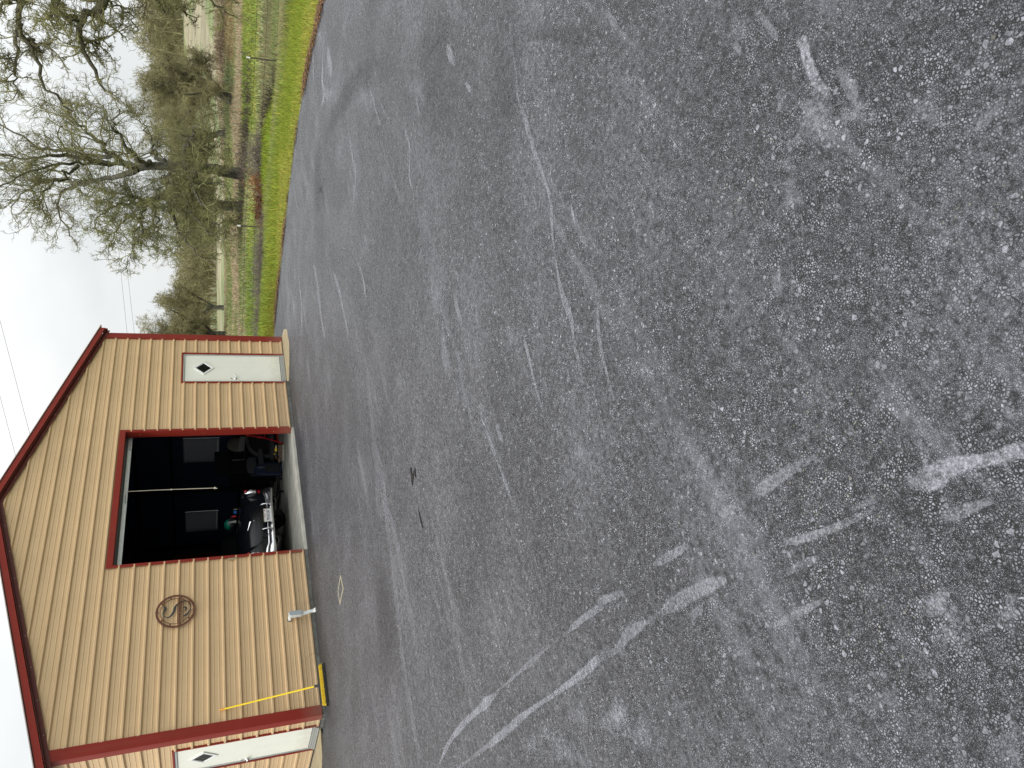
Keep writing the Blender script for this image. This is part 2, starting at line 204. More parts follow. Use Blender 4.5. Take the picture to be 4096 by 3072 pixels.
DATA=json.loads('''{"scuffs":[[0.027,0.55,[[-3.45,-10.36],[-3.61,-10.28],[-3.71,-10.2],[-3.91,-10.15],[-4.09,-10.09],[-4.23,-10.06],[-4.38,-10.03],[-4.54,-9.98],[-4.66,-9.88],[-4.75,-9.82],[-4.77,-9.81],[-4.9,-9.74],[-5.01,-9.7],[-5.17,-9.67],[-5.28,-9.6],[-5.37,-9.57],[-5.49,-9.52]]],[0.028,0.6,[[-1.22,-8.87],[-1.42,-8.82],[-1.61,-8.79],[-1.8,-8.59],[-1.97,-8.57]]],[0.053,0.2,[[-2.01,-8.53],[-2.26,-8.42],[-2.57,-8.32],[-2.66,-8.37],[-2.86,-8.4],[-3.11,-8.43],[-3.34,-8.38],[-3.6,-8.33],[-3.92,-8.34],[-4.14,-8.26],[-4.38,-8.22],[-4.58,-8.19],[-4.74,-8.16]]],[0.207,0.22,[[-2.17,-8.59],[-2.53,-8.51],[-2.81,-8.49],[-3.11,-8.43],[-3.37,-8.4],[-3.65,-8.34]]],[0.136,0.9,[[3.93,-7.57],[3.55,-7.5],[3.19,-7.49]]],[0.115,0.8,[[4.44,-7.64],[4.11,-7.05],[3.76,-6.93],[3.95,-6.63]]],[0.09,0.8,[[5.52,-6.94],[5.08,-6.57]]],[0.052,0.6,[[1.37,-7.49],[1.06,-7.4],[0.55,-7.33],[0.48,-7.1],[0.4,-6.86]]],[0.047,0.6,[[-2.1,-9.88],[-2.41,-9.86]]],[0.022,0.55,[[-2.71,-9.86],[-2.89,-9.87]]],[0.026,0.6,[[-0.1,-8.57],[-0.6,-8.58]]],[0.025,0.6,[[-1.52,-9.2],[-1.77,-9.16]]],[0.034,0.5,[[0.59,-8.47],[-0.04,-8.41],[-0.37,-8.4]]],[0.027,0.7,[[-4.76,-10.09],[-4.81,-10.07],[-4.88,-10.04]]],[0.06,0.6,[[1.24,-5.4],[0.62,-5.55],[-0.06,-5.56],[-0.53,-5.57]]],[0.051,0.6,[[-0.38,-6.64],[-0.76,-6.66],[-1.01,-6.59]]],[0.098,0.6,[[3.0,-4.28],[2.51,-4.34],[1.39,-4.2],[1.0,-4.27]]],[0.119,0.7,[[4.74,-2.91],[3.66,-2.71],[3.42,-2.28]]],[0.11,0.2,[[-0.47,-5.95],[-0.9,-5.95],[-1.47,-6.04],[-1.98,-5.9],[-2.32,-5.79],[-2.69,-5.63],[-3.14,-5.38],[-3.28,-5.66],[-3.59,-5.54],[-4.07,-5.43],[-4.62,-5.21],[-5.27,-4.96],[-5.54,-4.76]]],[0.103,0.25,[[-2.2,-5.66],[-2.95,-5.81],[-3.32,-5.62],[-3.56,-5.77],[-4.1,-5.76],[-4.59,-5.74],[-4.87,-5.69]]],[0.03,0.55,[[-4.76,-9.22],[-4.88,-9.19],[-5.1,-9.12],[-5.28,-9.09]]],[0.022,0.9,[[-4.61,-8.36],[-4.69,-8.37]]],[0.033,0.7,[[-4.82,-8.54],[-4.89,-8.53],[-4.98,-8.53]]],[0.03,0.4,[[-4.69,-8.37],[-4.87,-8.37],[-5.12,-8.38],[-5.34,-8.38]]],[0.024,0.45,[[-5.32,-9.9],[-5.45,-9.79],[-5.63,-9.71],[-5.76,-9.67]]],[0.089,0.4,[[-3.56,-8.61],[-3.75,-8.57],[-3.86,-8.55]]],[0.088,0.3,[[-3.49,-8.28],[-3.69,-8.13],[-3.93,-8.11]]],[0.036,0.75,[[-5.86,-5.61],[-5.84,-6.05],[-5.89,-6.53],[-5.98,-7.04],[-6.03,-7.36]]],[0.017,0.5,[[-6.03,-7.36],[-6.13,-7.89],[-6.23,-8.4]]],[0.025,0.6,[[-6.23,-8.4],[-6.29,-8.69],[-6.34,-8.89],[-6.32,-8.89],[-6.4,-9.11]]],[0.025,0.55,[[-6.45,-9.4],[-6.53,-9.66]]],[0.02,0.5,[[-6.56,-9.89],[-6.6,-9.99]]],[0.028,0.5,[[-6.62,-10.08],[-6.66,-10.24],[-6.71,-10.39]]],[0.035,0.8,[[-6.06,-6.15],[-6.19,-6.87],[-6.26,-7.3],[-6.32,-7.69],[-6.41,-8.14],[-6.47,-8.46],[-6.51,-8.74],[-6.57,-8.93]]],[0.028,0.5,[[-6.51,-8.69],[-6.55,-8.88],[-6.55,-9.02],[-6.61,-9.28]]],[0.035,0.6,[[-6.61,-9.28],[-6.66,-9.51],[-6.74,-9.76]]],[0.032,0.62,[[-6.81,-10.07],[-6.86,-10.18],[-6.9,-10.28],[-6.95,-10.44]]],[0.02,0.4,[[-6.9,-10.37],[-6.94,-10.48]]],[0.045899999999999996,0.85,[[-6.97,-10.58],[-7.0,-10.64],[-7.02,-10.71],[-7.06,-10.78],[-7.1,-10.86],[-7.14,-10.93]]],[0.029,0.4,[[-6.89,-10.03],[-6.93,-10.18]]],[0.018,0.45,[[-6.98,-9.85],[-7.03,-10.1]]],[0.013,0.35,[[-7.09,-10.59],[-7.14,-10.73]]],[0.022,0.4,[[-6.73,-9.45],[-6.74,-9.57]]],[0.013,1.0,[[-5.74,-11.29],[-5.79,-11.28],[-5.84,-11.25],[-5.92,-11.22],[-6.0,-11.21]]],[0.016,0.4,[[-5.47,-11.29],[-5.67,-11.25]]],[0.012,0.45,[[-5.45,-11.16],[-5.52,-11.15]]],[0.012,0.4,[[-5.97,-11.28],[-6.05,-11.26],[-6.1,-11.24]]],[0.019,0.4,[[-4.44,-10.93],[-4.61,-10.91]]],[0.021,0.35,[[-6.51,-11.42],[-6.49,-11.35]]]],"blots":[[0.5,[-6.01,-11.13,-0.17,-0.08,-0.1,0.1]],[0.45,[-6.13,-11.21,-0.09,-0.04,-0.03,0.04]],[0.5,[-5.83,-11.11,-0.05,-0.02,-0.03,0.04]],[0.4,[-5.99,-10.98,-0.06,-0.03,-0.03,0.03]],[0.4,[-6.08,-10.91,-0.06,-0.04,-0.08,0.08]],[0.5,[-6.22,-10.68,-0.04,-0.03,-0.06,0.06]],[0.3,[-6.33,-11.32,-0.1,-0.04,-0.05,0.06]],[0.25,[-5.46,-11.21,-0.14,-0.05,-0.05,0.06]],[0.55,[-7.24,-10.43,-0.04,-0.06,-0.05,0.05]],[0.45,[-7.31,-10.41,-0.04,-0.08,-0.05,0.05]],[0.35,[-7.35,-10.56,-0.03,-0.05,-0.04,0.04]],[0.7,[-6.77,-8.65,-0.1,-0.22,-0.13,0.14]],[0.5,[-6.9,-8.81,-0.07,-0.17,-0.09,0.09]],[0.3,[-7.34,-10.1,-0.04,-0.09,-0.04,0.04]],[0.3,[-7.56,-10.35,-0.02,-0.06,-0.08,0.08]],[0.45,[-6.6,-8.34,-0.07,-0.15,-0.07,0.07]],[0.5,[-6.52,-7.85,-0.14,-0.35,-0.06,0.06]],[0.5,[-6.64,-7.94,-0.16,-0.41,-0.07,0.08]],[0.5,[-6.49,-7.64,-0.09,-0.23,-0.05,0.05]],[0.3,[-4.64,-9.11,-0.2,-0.17,-0.09,0.1]],[0.35,[-5.73,-9.28,-0.16,-0.18,-0.05,0.05]],[0.3,[-3.15,-8.26,-0.32,-0.24,-0.13,0.13]],[0.5,[3.29,-7.13,-1.06,-0.47,-0.16,0.16]],[0.3,[0.73,-8.22,-1.01,-0.45,-0.18,0.19]],[0.3,[-1.5,-9.29,-0.52,-0.22,-0.12,0.13]]],"T1":{"trunk":[[9.9,-8.9,-0.5],[9.9,-8.9,2.2],[9.8,-8.6,3.6]],"limbs":[[[8.01,-6.92,3.25],[7.92,-6.62,3.28],[7.83,-6.36,3.34],[7.79,-6.24,3.43],[7.74,-6.09,3.55],[7.71,-6.03,3.66],[7.7,-5.99,3.79],[7.57,-5.65,3.75],[7.46,-5.39,3.65],[7.35,-5.12,3.56],[7.24,-4.88,3.44]],[[7.7,-5.99,3.79],[7.7,-6.0,3.97],[7.71,-6.01,4.13],[7.69,-5.95,4.25]],[[8.97,-6.62,3.86],[8.84,-6.22,4.29],[8.7,-5.81,4.76],[8.64,-5.66,4.86],[8.55,-5.42,4.85],[8.46,-5.19,4.76],[8.38,-4.99,4.65],[8.27,-4.72,4.62],[8.15,-4.46,4.52],[8.08,-4.3,4.37],[7.98,-4.1,4.1]],[[8.55,-5.42,4.85],[8.43,-5.12,4.95],[8.31,-4.81,4.93],[8.18,-4.53,5.04],[8.03,-4.21,5.04]],[[7.44,-6.76,4.22],[7.32,-6.42,4.56],[7.25,-6.2,4.8],[7.18,-6.03,4.99]],[[9.41,-6.35,3.4],[9.3,-6.03,3.39],[9.24,-5.84,3.4],[9.22,-5.78,3.23],[9.18,-5.67,3.01],[9.1,-5.45,2.92]],[[9.4,-6.33,2.89],[9.33,-6.11,2.65],[9.27,-5.92,2.41],[9.28,-5.96,2.15],[9.25,-5.86,1.9]],[[8.52,-6.87,2.12],[8.47,-6.69,1.88],[8.41,-6.5,1.64],[8.38,-6.41,1.39],[8.34,-6.31,1.13]],[[9.39,-4.82,4.94],[9.36,-4.73,4.76],[9.37,-4.77,4.59]],[[8.46,-6.68,3.67],[8.36,-6.36,3.96],[8.28,-6.11,4.12],[8.21,-5.93,4.2],[8.11,-5.66,4.29],[8.05,-5.5,4.01]],[[7.85,-5.54,3.79],[7.85,-5.54,3.54],[7.91,-5.71,3.31]]]},"T2":{"trunk":[[46.6,18.07,-1.34],[46.63,18.01,0.15],[46.73,17.83,1.54],[46.66,17.97,3.58],[46.56,18.15,5.43],[46.48,18.29,6.21]],"limbs":[[[46.48,18.29,6.21],[47.53,18.47,7.58],[48.5,18.76,8.96],[49.38,19.25,10.36],[50.29,19.66,11.39],[51.23,20.03,13.21],[52.61,19.55,15.1],[53.8,19.42,16.76]],[[46.48,18.29,6.21],[45.64,17.75,7.4],[44.76,17.27,8.28],[43.73,17.07,9.59],[41.86,16.31,10.99],[40.67,16.37,12.24],[39.12,17.02,13.56]],[[46.41,18.41,6.22],[46.99,19.43,7.35],[47.7,20.19,8.36],[48.37,21.04,9.92],[49.05,21.85,10.97],[49.57,22.94,11.93],[49.94,24.24,12.25],[49.29,25.26,12.15],[48.64,26.25,11.71]],[[44.81,17.18,7.06],[44.3,16.02,7.67],[42.93,14.32,8.57],[42.37,13.21,9.3],[41.78,12.14,9.97]],[[48.37,21.04,9.92],[49.25,21.51,11.35],[49.96,22.28,13.07],[49.44,23.14,14.39],[48.94,23.95,15.18]],[[46.49,18.28,8.0],[46.6,18.07,9.48],[45.76,17.52,11.02],[44.65,17.46,12.72],[44.75,17.28,14.27]],[[46.56,18.15,5.43],[44.32,15.99,6.22],[42.97,14.25,6.97],[42.33,13.3,7.32],[41.93,11.83,6.63]],[[43.73,17.07,9.59],[42.53,17.16,10.28],[41.23,17.39,11.05],[39.56,18.21,11.7]],[[46.62,18.03,4.25],[50.57,19.13,5.38],[52.95,18.88,5.75],[54.34,18.34,6.64]],[[46.66,17.97,3.58],[49.62,20.88,4.42],[50.77,22.88,5.25],[50.96,24.5,5.47]],[[46.69,17.9,2.91],[43.67,15.08,3.07],[42.32,13.32,2.65],[40.88,11.71,2.03]],[[46.7,17.9,2.23],[43.55,17.39,2.46],[41.29,17.29,2.06],[39.92,17.63,1.17]],[[46.72,17.84,1.68],[44.5,15.64,1.81],[43.01,14.17,1.05],[42.16,13.64,0.31]]]},"T3":{"trunk":[[46.71,20.9,-1.45],[46.69,20.92,-0.34],[46.7,20.91,1.11],[46.76,20.81,2.25],[46.94,20.5,3.23],[46.9,20.58,4.19],[46.55,21.16,5.77]],"limbs":[[[46.55,21.16,5.77],[46.71,20.9,6.5],[47.62,21.33,7.78],[48.56,21.7,9.21],[49.52,22.05,10.38]],[[46.55,21.16,5.77],[46.44,21.35,6.64],[45.46,21.03,7.61],[44.26,21.06,8.54],[42.94,21.27,8.94]],[[46.52,21.22,5.77],[47.07,22.23,6.45],[47.64,23.2,7.36],[47.87,24.69,8.16],[47.26,25.61,8.6]],[[46.48,21.28,5.7],[45.15,21.53,6.05],[43.76,21.84,5.99],[42.28,22.26,6.33],[41.05,22.28,6.38]],[[46.57,21.13,5.43],[46.97,22.39,5.22],[47.17,23.95,5.15],[47.3,25.55,5.36]],[[46.9,20.58,4.19],[43.62,20.2,3.96],[42.19,20.59,3.54],[40.77,20.93,2.73],[40.32,21.59,1.95]],[[46.94,20.5,3.23],[43.83,19.86,2.76],[41.64,19.59,1.94],[40.4,19.68,0.9],[39.44,19.32,0.13]],[[46.76,20.81,2.25],[43.86,17.85,2.21],[43.17,17.05,1.42],[42.21,16.7,0.38]],[[46.72,20.88,1.54],[42.82,19.6,1.41],[41.7,19.49,0.62],[40.97,18.79,-0.16]],[[46.92,20.54,3.64],[50.07,21.09,4.01],[51.3,20.94,4.48]],[[46.91,20.56,3.92],[49.61,23.82,3.33],[49.99,25.1,2.3],[49.94,27.01,1.84]]]},"lines":[[[57.76,12.88,9.58],[55.82,17.53,9.18],[45.58,33.59,7.79]],[[57.78,12.83,9.29],[55.84,17.49,8.85],[45.56,33.61,7.24]],[[38.43,26.56,14.69],[33.16,32.15,13.0]],[[34.91,30.45,14.72],[32.04,33.17,13.82]]],"tar":[[[-3.637,-6.69],[-3.669,-6.728],[-3.721,-6.69],[-3.744,-6.751],[-3.739,-6.811],[-3.784,-6.81],[-3.83,-6.778],[-3.769,-6.749],[-3.778,-6.693],[-3.799,-6.64],[-3.78,-6.628],[-3.717,-6.662]],[[-3.794,-6.645],[-3.814,-6.67],[-3.92,-6.622],[-3.906,-6.605]],[[-3.83,-6.778],[-3.927,-6.721],[-4.09,-6.64],[-4.077,-6.623],[-3.914,-6.705]],[[-1.577,-4.711],[-1.683,-4.755],[-1.586,-4.462],[-1.517,-4.287],[-1.409,-4.144],[-1.483,-4.406]],[[-1.455,-4.182],[-1.47,-3.904],[-1.571,-3.619],[-1.523,-3.558],[-1.424,-3.881]],[[-1.492,-4.479],[-1.687,-4.517],[-1.672,-4.468],[-1.498,-4.423]],[[0.161,-2.902],[0.127,-2.939],[0.018,-2.873],[0.052,-2.836]],[[2.111,-0.332],[2.041,-0.412],[1.967,-0.258],[2.037,-0.176]],[[-2.724,-5.264],[-2.875,-5.202],[-2.926,-5.125],[-2.844,-5.162]],[[-4.963,-8.771],[-4.98,-8.785],[-4.985,-8.776],[-4.97,-8.763]],[[-1.916,-6.919],[-1.955,-6.952],[-1.962,-6.945],[-1.923,-6.912]],[[-4.066,-6.643],[-4.204,-6.645],[-4.265,-6.639],[-4.25,-6.618],[-4.182,-6.617]],[[-4.299,-6.617],[-4.384,-6.599],[-4.374,-6.581]],[[-1.574,-3.43],[-1.787,-3.282],[-1.938,-3.049],[-1.741,-3.218]],[[-6.032,-7.433],[-6.056,-7.538],[-6.051,-7.451],[-6.03,-7.338]],[[-3.11,-5.098],[-3.255,-5.096],[-3.231,-5.063]]],"dark":[[0.311,[[-2.9,-10.54],[-3.15,-10.41],[-3.39,-10.27],[-3.49,-10.08],[-3.52,-9.89],[-3.49,-9.74]]],[0.053,[[-3.29,-10.41],[-3.74,-10.58],[-4.21,-10.73],[-4.59,-10.86]]],[0.465,[[-1.55,-10.01],[-1.62,-9.81],[-1.72,-9.65],[-2.12,-9.61],[-2.7,-9.8]]],[0.209,[[-0.69,-9.25],[0.58,-8.58],[1.64,-7.92],[2.71,-7.01],[3.31,-6.22]]],[0.9,[[3.18,-6.08],[3.27,-5.58],[2.87,-5.36]]],[0.565,[[-3.88,-5.31],[-4.12,-4.74],[-4.46,-4.04]]],[0.124,[[-2.11,-8.29],[-2.65,-8.43],[-3.01,-8.48]]]]}''')
# ------------------------------------------------------------------ asphalt and ground
EDGE=[(8.3,60),(8.3,12),(8.0,3),(8.1,.6),(7.75,-1.2),(7.45,-2.9),(6.85,-4.9),(6.15,-6.3),(4.95,-7.95),(3.2,-10.2),(0,-14.5),(-6,-19),(-14,-22),(-40,-24),(-40,60)]
def chaikin(p,n=3):
    for _ in range(n):
        q=[]
        for i in range(len(p)):
            a,b=p[i],p[(i+1)%len(p)]
            q+= [(a[0]*.75+b[0]*.25,a[1]*.75+b[1]*.25),(a[0]*.25+b[0]*.75,a[1]*.25+b[1]*.75)]
        p=q
    return p
EPOLY=chaikin(EDGE,2)
EA=np.array(EPOLY); EB=np.roll(EA,-1,0)
def edged(X,Y):
    X=np.asarray(X,float);Y=np.asarray(Y,float)
    m=np.full(X.shape,1e9); ins=np.zeros(X.shape,bool)
    for (x1,y1),(x2,y2) in zip(EA,EB):
        dx,dy=x2-x1,y2-y1; t=np.clip(((X-x1)*dx+(Y-y1)*dy)/(dx*dx+dy*dy),0,1)
        m=np.minimum(m,np.hypot(X-x1-t*dx,Y-y1-t*dy))
        if y1!=y2:
            c=((y1>Y)!=(y2>Y))&(X<(x2-x1)*(Y-y1)/(y2-y1)+x1); ins^=c
    return np.where(ins,-m,m)
def sm(t): t=np.clip(t,0,1); return t*t*(3-2*t)
def tz(X,Y):
    X=np.asarray(X,float);Y=np.asarray(Y,float)
    d=edged(X,Y)
    az=np.degrees(np.arctan2(X+7.8,Y+11.7)); az=np.where(az<0,az+360,az); D=np.hypot(X+7.8,Y+11.7)
    drop=.78+.25*sm((az-56)/12)
    z=-.065-drop*sm(d/17)
    z=z+7*sm((D-75)/110)*sm((az-58)/12)*sm((200-az)/60)
    z=z+.35*np.sin(X*.07+1)*np.sin(Y*.06)*sm((D-35)/40)
    z=z+.03*np.sin(X*1.3+Y*.7)*np.sin(Y*1.1-X*.4)*sm((d-.5)/2)
    # grassy mound around the old brush pile
    z=z+.35*np.exp(-(((X-17.0)/1.6)**2+((Y-.7)/1.8)**2))
    return np.where(d<0,-.13,z)
def vnoise(X,Y,s,seed=0):
    X=X/s;Y=Y/s; xi=np.floor(X).astype(int); yi=np.floor(Y).astype(int); fx=X-xi; fy=Y-yi
    def h(a,b): 
        n=np.sin(a*127.1+b*311.7+seed*74.7)*43758.5453; return n-np.floor(n)
    fx=fx*fx*(3-2*fx); fy=fy*fy*(3-2*fy)
    return (h(xi,yi)*(1-fx)+h(xi+1,yi)*fx)*(1-fy)+(h(xi,yi+1)*(1-fx)+h(xi+1,yi+1)*fx)*fy
GREEN=np.array((.205,.285,.032)); YEL=np.array((.30,.33,.065)); DRY=np.array((.31,.275,.175)); DARKG=np.array((.10,.16,.035)); SOIL=np.array((.28,.17,.11)); PALE=np.array((.24,.275,.115))
def gcol(X,Y):
    d=edged(X,Y); az=np.degrees(np.arctan2(X+7.8,Y+11.7)); D=np.hypot(X+7.8,Y+11.7)
    n1=vnoise(X,Y,2.2,1); n2=vnoise(X,Y,.7,2); n3=vnoise(X,Y,6,3); n4=vnoise(X,Y,14,4)
    dd=d+ (n1-.5)*1.6+(n2-.5)*.8
    c=np.zeros(X.shape+(3,))
    def mix(c,k,w): w=np.clip(w,0,1)[...,None]; return c*(1-w)+k*w
    c=c+DRY
    c=mix(c,PALE,sm((n3-.45)*5)*.7)
    # near verge green
    c=mix(c,YEL,sm((4.2-dd)/2.0)); c=mix(c,GREEN,sm((dd-.3)/1.4)*(.6+.4*n1)*sm((6.6+3.2*(n3-.5)*2-dd)/2.2))
    c=mix(c,PALE,sm((dd-5.0)/1.5)*sm((20-dd)/3)*n4*1.3)
    # green flush around the brush mound
    c=mix(c,GREEN,np.exp(-(((X-17.0)/3)**2+((Y-.6)/2.6)**2))*1.3)
    # green strip in the field beyond the fence (right part of view)
    w=sm((D-44)/4)*sm((74+10*(n3-.5)-D)/6)*sm((az-62.5)/2.5)
    c=mix(c,GREEN*.82+DRY*.08,w*.9)
    w=sm((D-38)/5)*sm((52-D)/5)*sm((61.5-az)/3)*sm((n4-.25)*3)
    c=mix(c,GREEN*.9,w*.8)
    w=sm((D-34)/4)*sm((60-D)/6)*sm((az-63)/2)*sm((44-D)/3)
    c=mix(c,DRY*.85,w)
    w=sm((D-95)/10)*sm((150-D)/15)*sm((60-az)/4)
    c=mix(c,PALE*.9,w*.8*sm((n4-.3)*4))
    w=sm((D-80)/6)*sm((100-D)/6)*sm((az-68.0)/1.2)*sm((n3-.5)*6)
    c=mix(c,SOIL,w)
    c=mix(c,DARKG,sm((n3-.50)*6)*.45)
    # brown litter line on the asphalt edge
    c=mix(c,np.array((.085,.055,.033)),sm((.10-d+(n2-.5)*.5)/.15))
    return c
def fast_mesh(name,V,F,mats,parent=None,smooth=False,cols=None):
    me=bpy.data.meshes.new(name); V=np.asarray(V,np.float32); F=np.asarray(F,np.int32); k=F.shape[1]
    me.vertices.add(len(V)); me.vertices.foreach_set('co',V.ravel())
    me.loops.add(F.size); me.loops.foreach_set('vertex_index',F.ravel())
    me.polygons.add(len(F)); me.polygons.foreach_set('loop_start',np.arange(0,F.size,k,dtype=np.int32)); 
    try: me.polygons.foreach_set('loop_total',np.full(len(F),k,np.int32))
    except Exception: pass
    if smooth: me.polygons.foreach_set('use_smooth',np.ones(len(F),bool))
    if cols is not None:
        a=me.color_attributes.new('col','FLOAT_COLOR','POINT'); cc=np.ones((len(V),4),np.float32); cc[:,:3]=cols; a.data.foreach_set('color',cc.ravel())
    me.update(); me.validate(); return link(name,me,mats,parent)
def grass_mat(name,blade):
    m=bpy.data.materials.new(name); m.use_nodes=True; n=m.node_tree; b=n.nodes['Principled BSDF']; b.inputs['Roughness'].default_value=.75; b.inputs['Specular IOR Level'].default_value=.2
    a=n.nodes.new('ShaderNodeAttribute'); a.attribute_name='col'
    x=n.nodes.new('ShaderNodeTexNoise'); x.inputs['Scale'].default_value=3 if not blade else 25; x.inputs['Detail'].default_value=8; x.inputs['Roughness'].default_value=.75
    t=n.nodes.new('ShaderNodeTexCoord'); n.links.new(t.outputs['Object'],x.inputs['Vector'])
    r=n.nodes.new('ShaderNodeMapRange'); r.inputs['From Min'].default_value=.25; r.inputs['From Max'].default_value=.75; r.inputs['To Min'].default_value=.62; r.inputs['To Max'].default_value=1.3
    n.links.new(x.outputs['Fac'],r.inputs['Value'])
    v=n.nodes.new('ShaderNodeVectorMath'); v.operation='SCALE'; n.links.new(a.outputs['Color'],v.inputs[0]); n.links.new(r.outputs[0],v.inputs['Scale'])
    n.links.new(v.outputs[0],b.inputs['Base Color'])
    if not blade:
        x2=n.nodes.new('ShaderNodeTexNoise'); x2.inputs['Scale'].default_value=.22; x2.inputs['Detail'].default_value=9; x2.inputs['Roughness'].default_value=.7; mp2=n.nodes.new('ShaderNodeMapping'); mp2.inputs['Rotation'].default_value=(0,0,.6); mp2.inputs['Scale'].default_value=(1,.35,1)
        n.links.new(t.outputs['Object'],mp2.inputs[0]); n.links.new(mp2.outputs[0],x2.inputs['Vector'])
        r2=n.nodes.new('ShaderNodeMapRange'); r2.inputs['From Min'].default_value=.35; r2.inputs['From Max'].default_value=.65; r2.inputs['To Min'].default_value=.62; r2.inputs['To Max'].default_value=1.25; n.links.new(x2.outputs['Fac'],r2.inputs['Value'])
        v2=n.nodes.new('ShaderNodeVectorMath'); v2.operation='SCALE'; n.links.new(v.outputs[0],v2.inputs[0]); n.links.new(r2.outputs[0],v2.inputs['Scale']); n.links.new(v2.outputs[0],b.inputs['Base Color'])
        q=n.nodes.new('ShaderNodeBump'); q.inputs['Strength'].default_value=.8; q.inputs['Distance'].default_value=.15; n.links.new(x.outputs['Fac'],q.inputs['Height']); n.links.new(q.outputs[0],b.inputs['Normal'])
    return m
GM=grass_mat('meadow',False); BMt=grass_mat('grass_blades',True)
# terrain: polar sheet out to the horizon
azs=np.concatenate([np.arange(-180,40,4.),np.arange(40,84,.35),np.arange(84,180,4.)])
Ds=np.concatenate([[0.01],np.arange(2,10,2.),np.arange(10,40,.35),np.arange(40,90,1.),np.arange(90,200,3.),np.geomspace(200,2600,20)])
A,DD=np.meshgrid(np.radians(azs),Ds,indexing='ij'); X=-7.8+DD*np.sin(A); Y=-11.7+DD*np.cos(A)
Z=tz(X,Y); Z=np.where(DD>200,Z-(.0)*DD,Z)
CC=gcol(X,Y)
nA,nD=X.shape; idx=np.arange(nA*nD).reshape(nA,nD)
nx=np.roll(idx,-1,0)
F=np.stack([idx[:,:-1],idx[:,1:],nx[:,1:],nx[:,:-1]],-1).reshape(-1,4)
g=fast_mesh('ground',np.stack([X,Y,Z],-1).reshape(-1,3),F,GM,smooth=True,cols=CC.reshape(-1,3)); tag(g,kind='structure')
# grass blades
def blades(name,n,dmin,dmax,h,w,label,azr=(46,80),zoff=0,dens=None,lean=.5):
    pts=[]
    while len(pts)<n:
        k=int(n*1.5)
        a=np.radians(RNG.uniform(azr[0],azr[1],k)); D=np.sqrt(RNG.uniform(dmin**2,dmax**2,k)); x=-7.8+D*np.sin(a); y=-11.7+D*np.cos(a)
        d=edged(x,y); ok=(d>.04)
        if dens is not None: ok&=RNG.random(k)<dens(x,y,d,D,np.degrees(a))
        pts+=list(zip(x[ok],y[ok],d[ok]))
        if len(pts)==0: break
    P=np.array(pts[:n]); x,y,d=P.T; z=tz(x,y)-.01
    c=gcol(x,y)*RNG.uniform(.6,1.5,(n,1))*np.stack([RNG.uniform(.85,1.35,n),np.ones(n),np.ones(n)],-1)
    hh=h*RNG.uniform(.5,1.5,n)*np.clip(d*2.5,.25,1); th=RNG.uniform(0,2*np.pi,n); la=RNG.uniform(0,2*np.pi,n); ln=hh*RNG.uniform(.1,1,n)*lean
    ww=w*RNG.uniform(.6,1.4,n)*.5; dx,dy=np.cos(th)*ww,np.sin(th)*ww
    mx_=x+np.cos(la)*ln*.35; my_=y+np.sin(la)*ln*.35
    V=np.stack([np.stack([x-dx,y-dy,z],-1),np.stack([x+dx,y+dy,z],-1),np.stack([mx_+dx*.7,my_+dy*.7,z+hh*.6],-1),np.stack([mx_-dx*.7,my_-dy*.7,z+hh*.6],-1),np.stack([x+np.cos(la)*ln,y+np.sin(la)*ln,z+hh],-1)],1)
    i=np.arange(n)*5
    F=np.concatenate([np.stack([i,i+1,i+2],-1),np.stack([i,i+2,i+3],-1),np.stack([i+3,i+2,i+4],-1)])
    o=fast_mesh(name,V.reshape(-1,3),F,BMt,cols=np.repeat(c,5,0)); tag(o,label,'grass',kind='stuff'); return o
blades('grass',120000,12,24,.085,.012,'bright green short grass along the far edge of the asphalt',dens=lambda x,y,d,D,a:np.clip((7.5-d)/3,0.05,1))
blades('meadow_grass',80000,20,42,.17,.022,'mixed dry and green meadow grass around the wire fence',dens=lambda x,y,d,D,a:np.clip(.3+.7*vnoise(x,y,1.5,9),0,1))
blades('field_grass',70000,40,105,.22,.06,'pale dry grass of the field beyond the wire fence',lean=.7)
blades('tall_grass',32000,15,36,.17,.014,'tall pale and green grass tufts between the verge and the wire fence',dens=lambda x,y,d,D,a:np.clip((d-2.5)/3,0,1)*np.clip((vnoise(x,y,1.1,6)-.45)*3,0,1)+1.2*np.exp(-(((x-17.1)/1.8)**2+((y-.6)/1.6)**2)))
# leaf litter on the asphalt edge
def litter(n):
    seg=np.hypot(*(EB-EA).T); pr=seg*((EA[:,0]>3)&(EA[:,1]<10)&(EA[:,1]>-11)); pr=pr/pr.sum(); k=RNG.choice(len(EA),n,p=pr); t=RNG.random(n)[:,None]
    p=EA[k]*(1-t)+EB[k]*t; nn=EB[k]-EA[k]; nn/=np.linalg.norm(nn,axis=1)[:,None]; nn=np.stack([-nn[:,1],nn[:,0]],-1)
    s=vnoise(p[:,0],p[:,1],.9,5); off=RNG.normal(0,.05,n)*(.3+2.2*s); p=p+nn*off[:,None]
    keep=RNG.random(n)<np.clip((s-.3)*2,0.05,1); p=p[keep]; n=len(p)
    r=RNG.uniform(.008,.022,n); a=RNG.uniform(0,6.28,n); z=np.full(n,-.045)+RNG.uniform(0,.03,n)
    q=[np.stack([p[:,0]+np.cos(a+b)*r*s_,p[:,1]+np.sin(a+b)*r*s_,z+RNG.uniform(0,.012,n)],-1) for b,s_ in ((0,1.4),(1.6,.7),(3.1,1.4),(4.7,.7))]
    V=np.stack(q,1).reshape(-1,3); F=np.arange(4*n).reshape(n,4)
    c=np.array((.17,.09,.045))*RNG.uniform(.4,1.6,(n,1))
    tag(fast_mesh('leaf_litter',V,F,BMt,cols=np.repeat(c,4,0)),'brown dead leaves and crumbs along the asphalt edge','leaf litter',kind='stuff')
litter(26000)
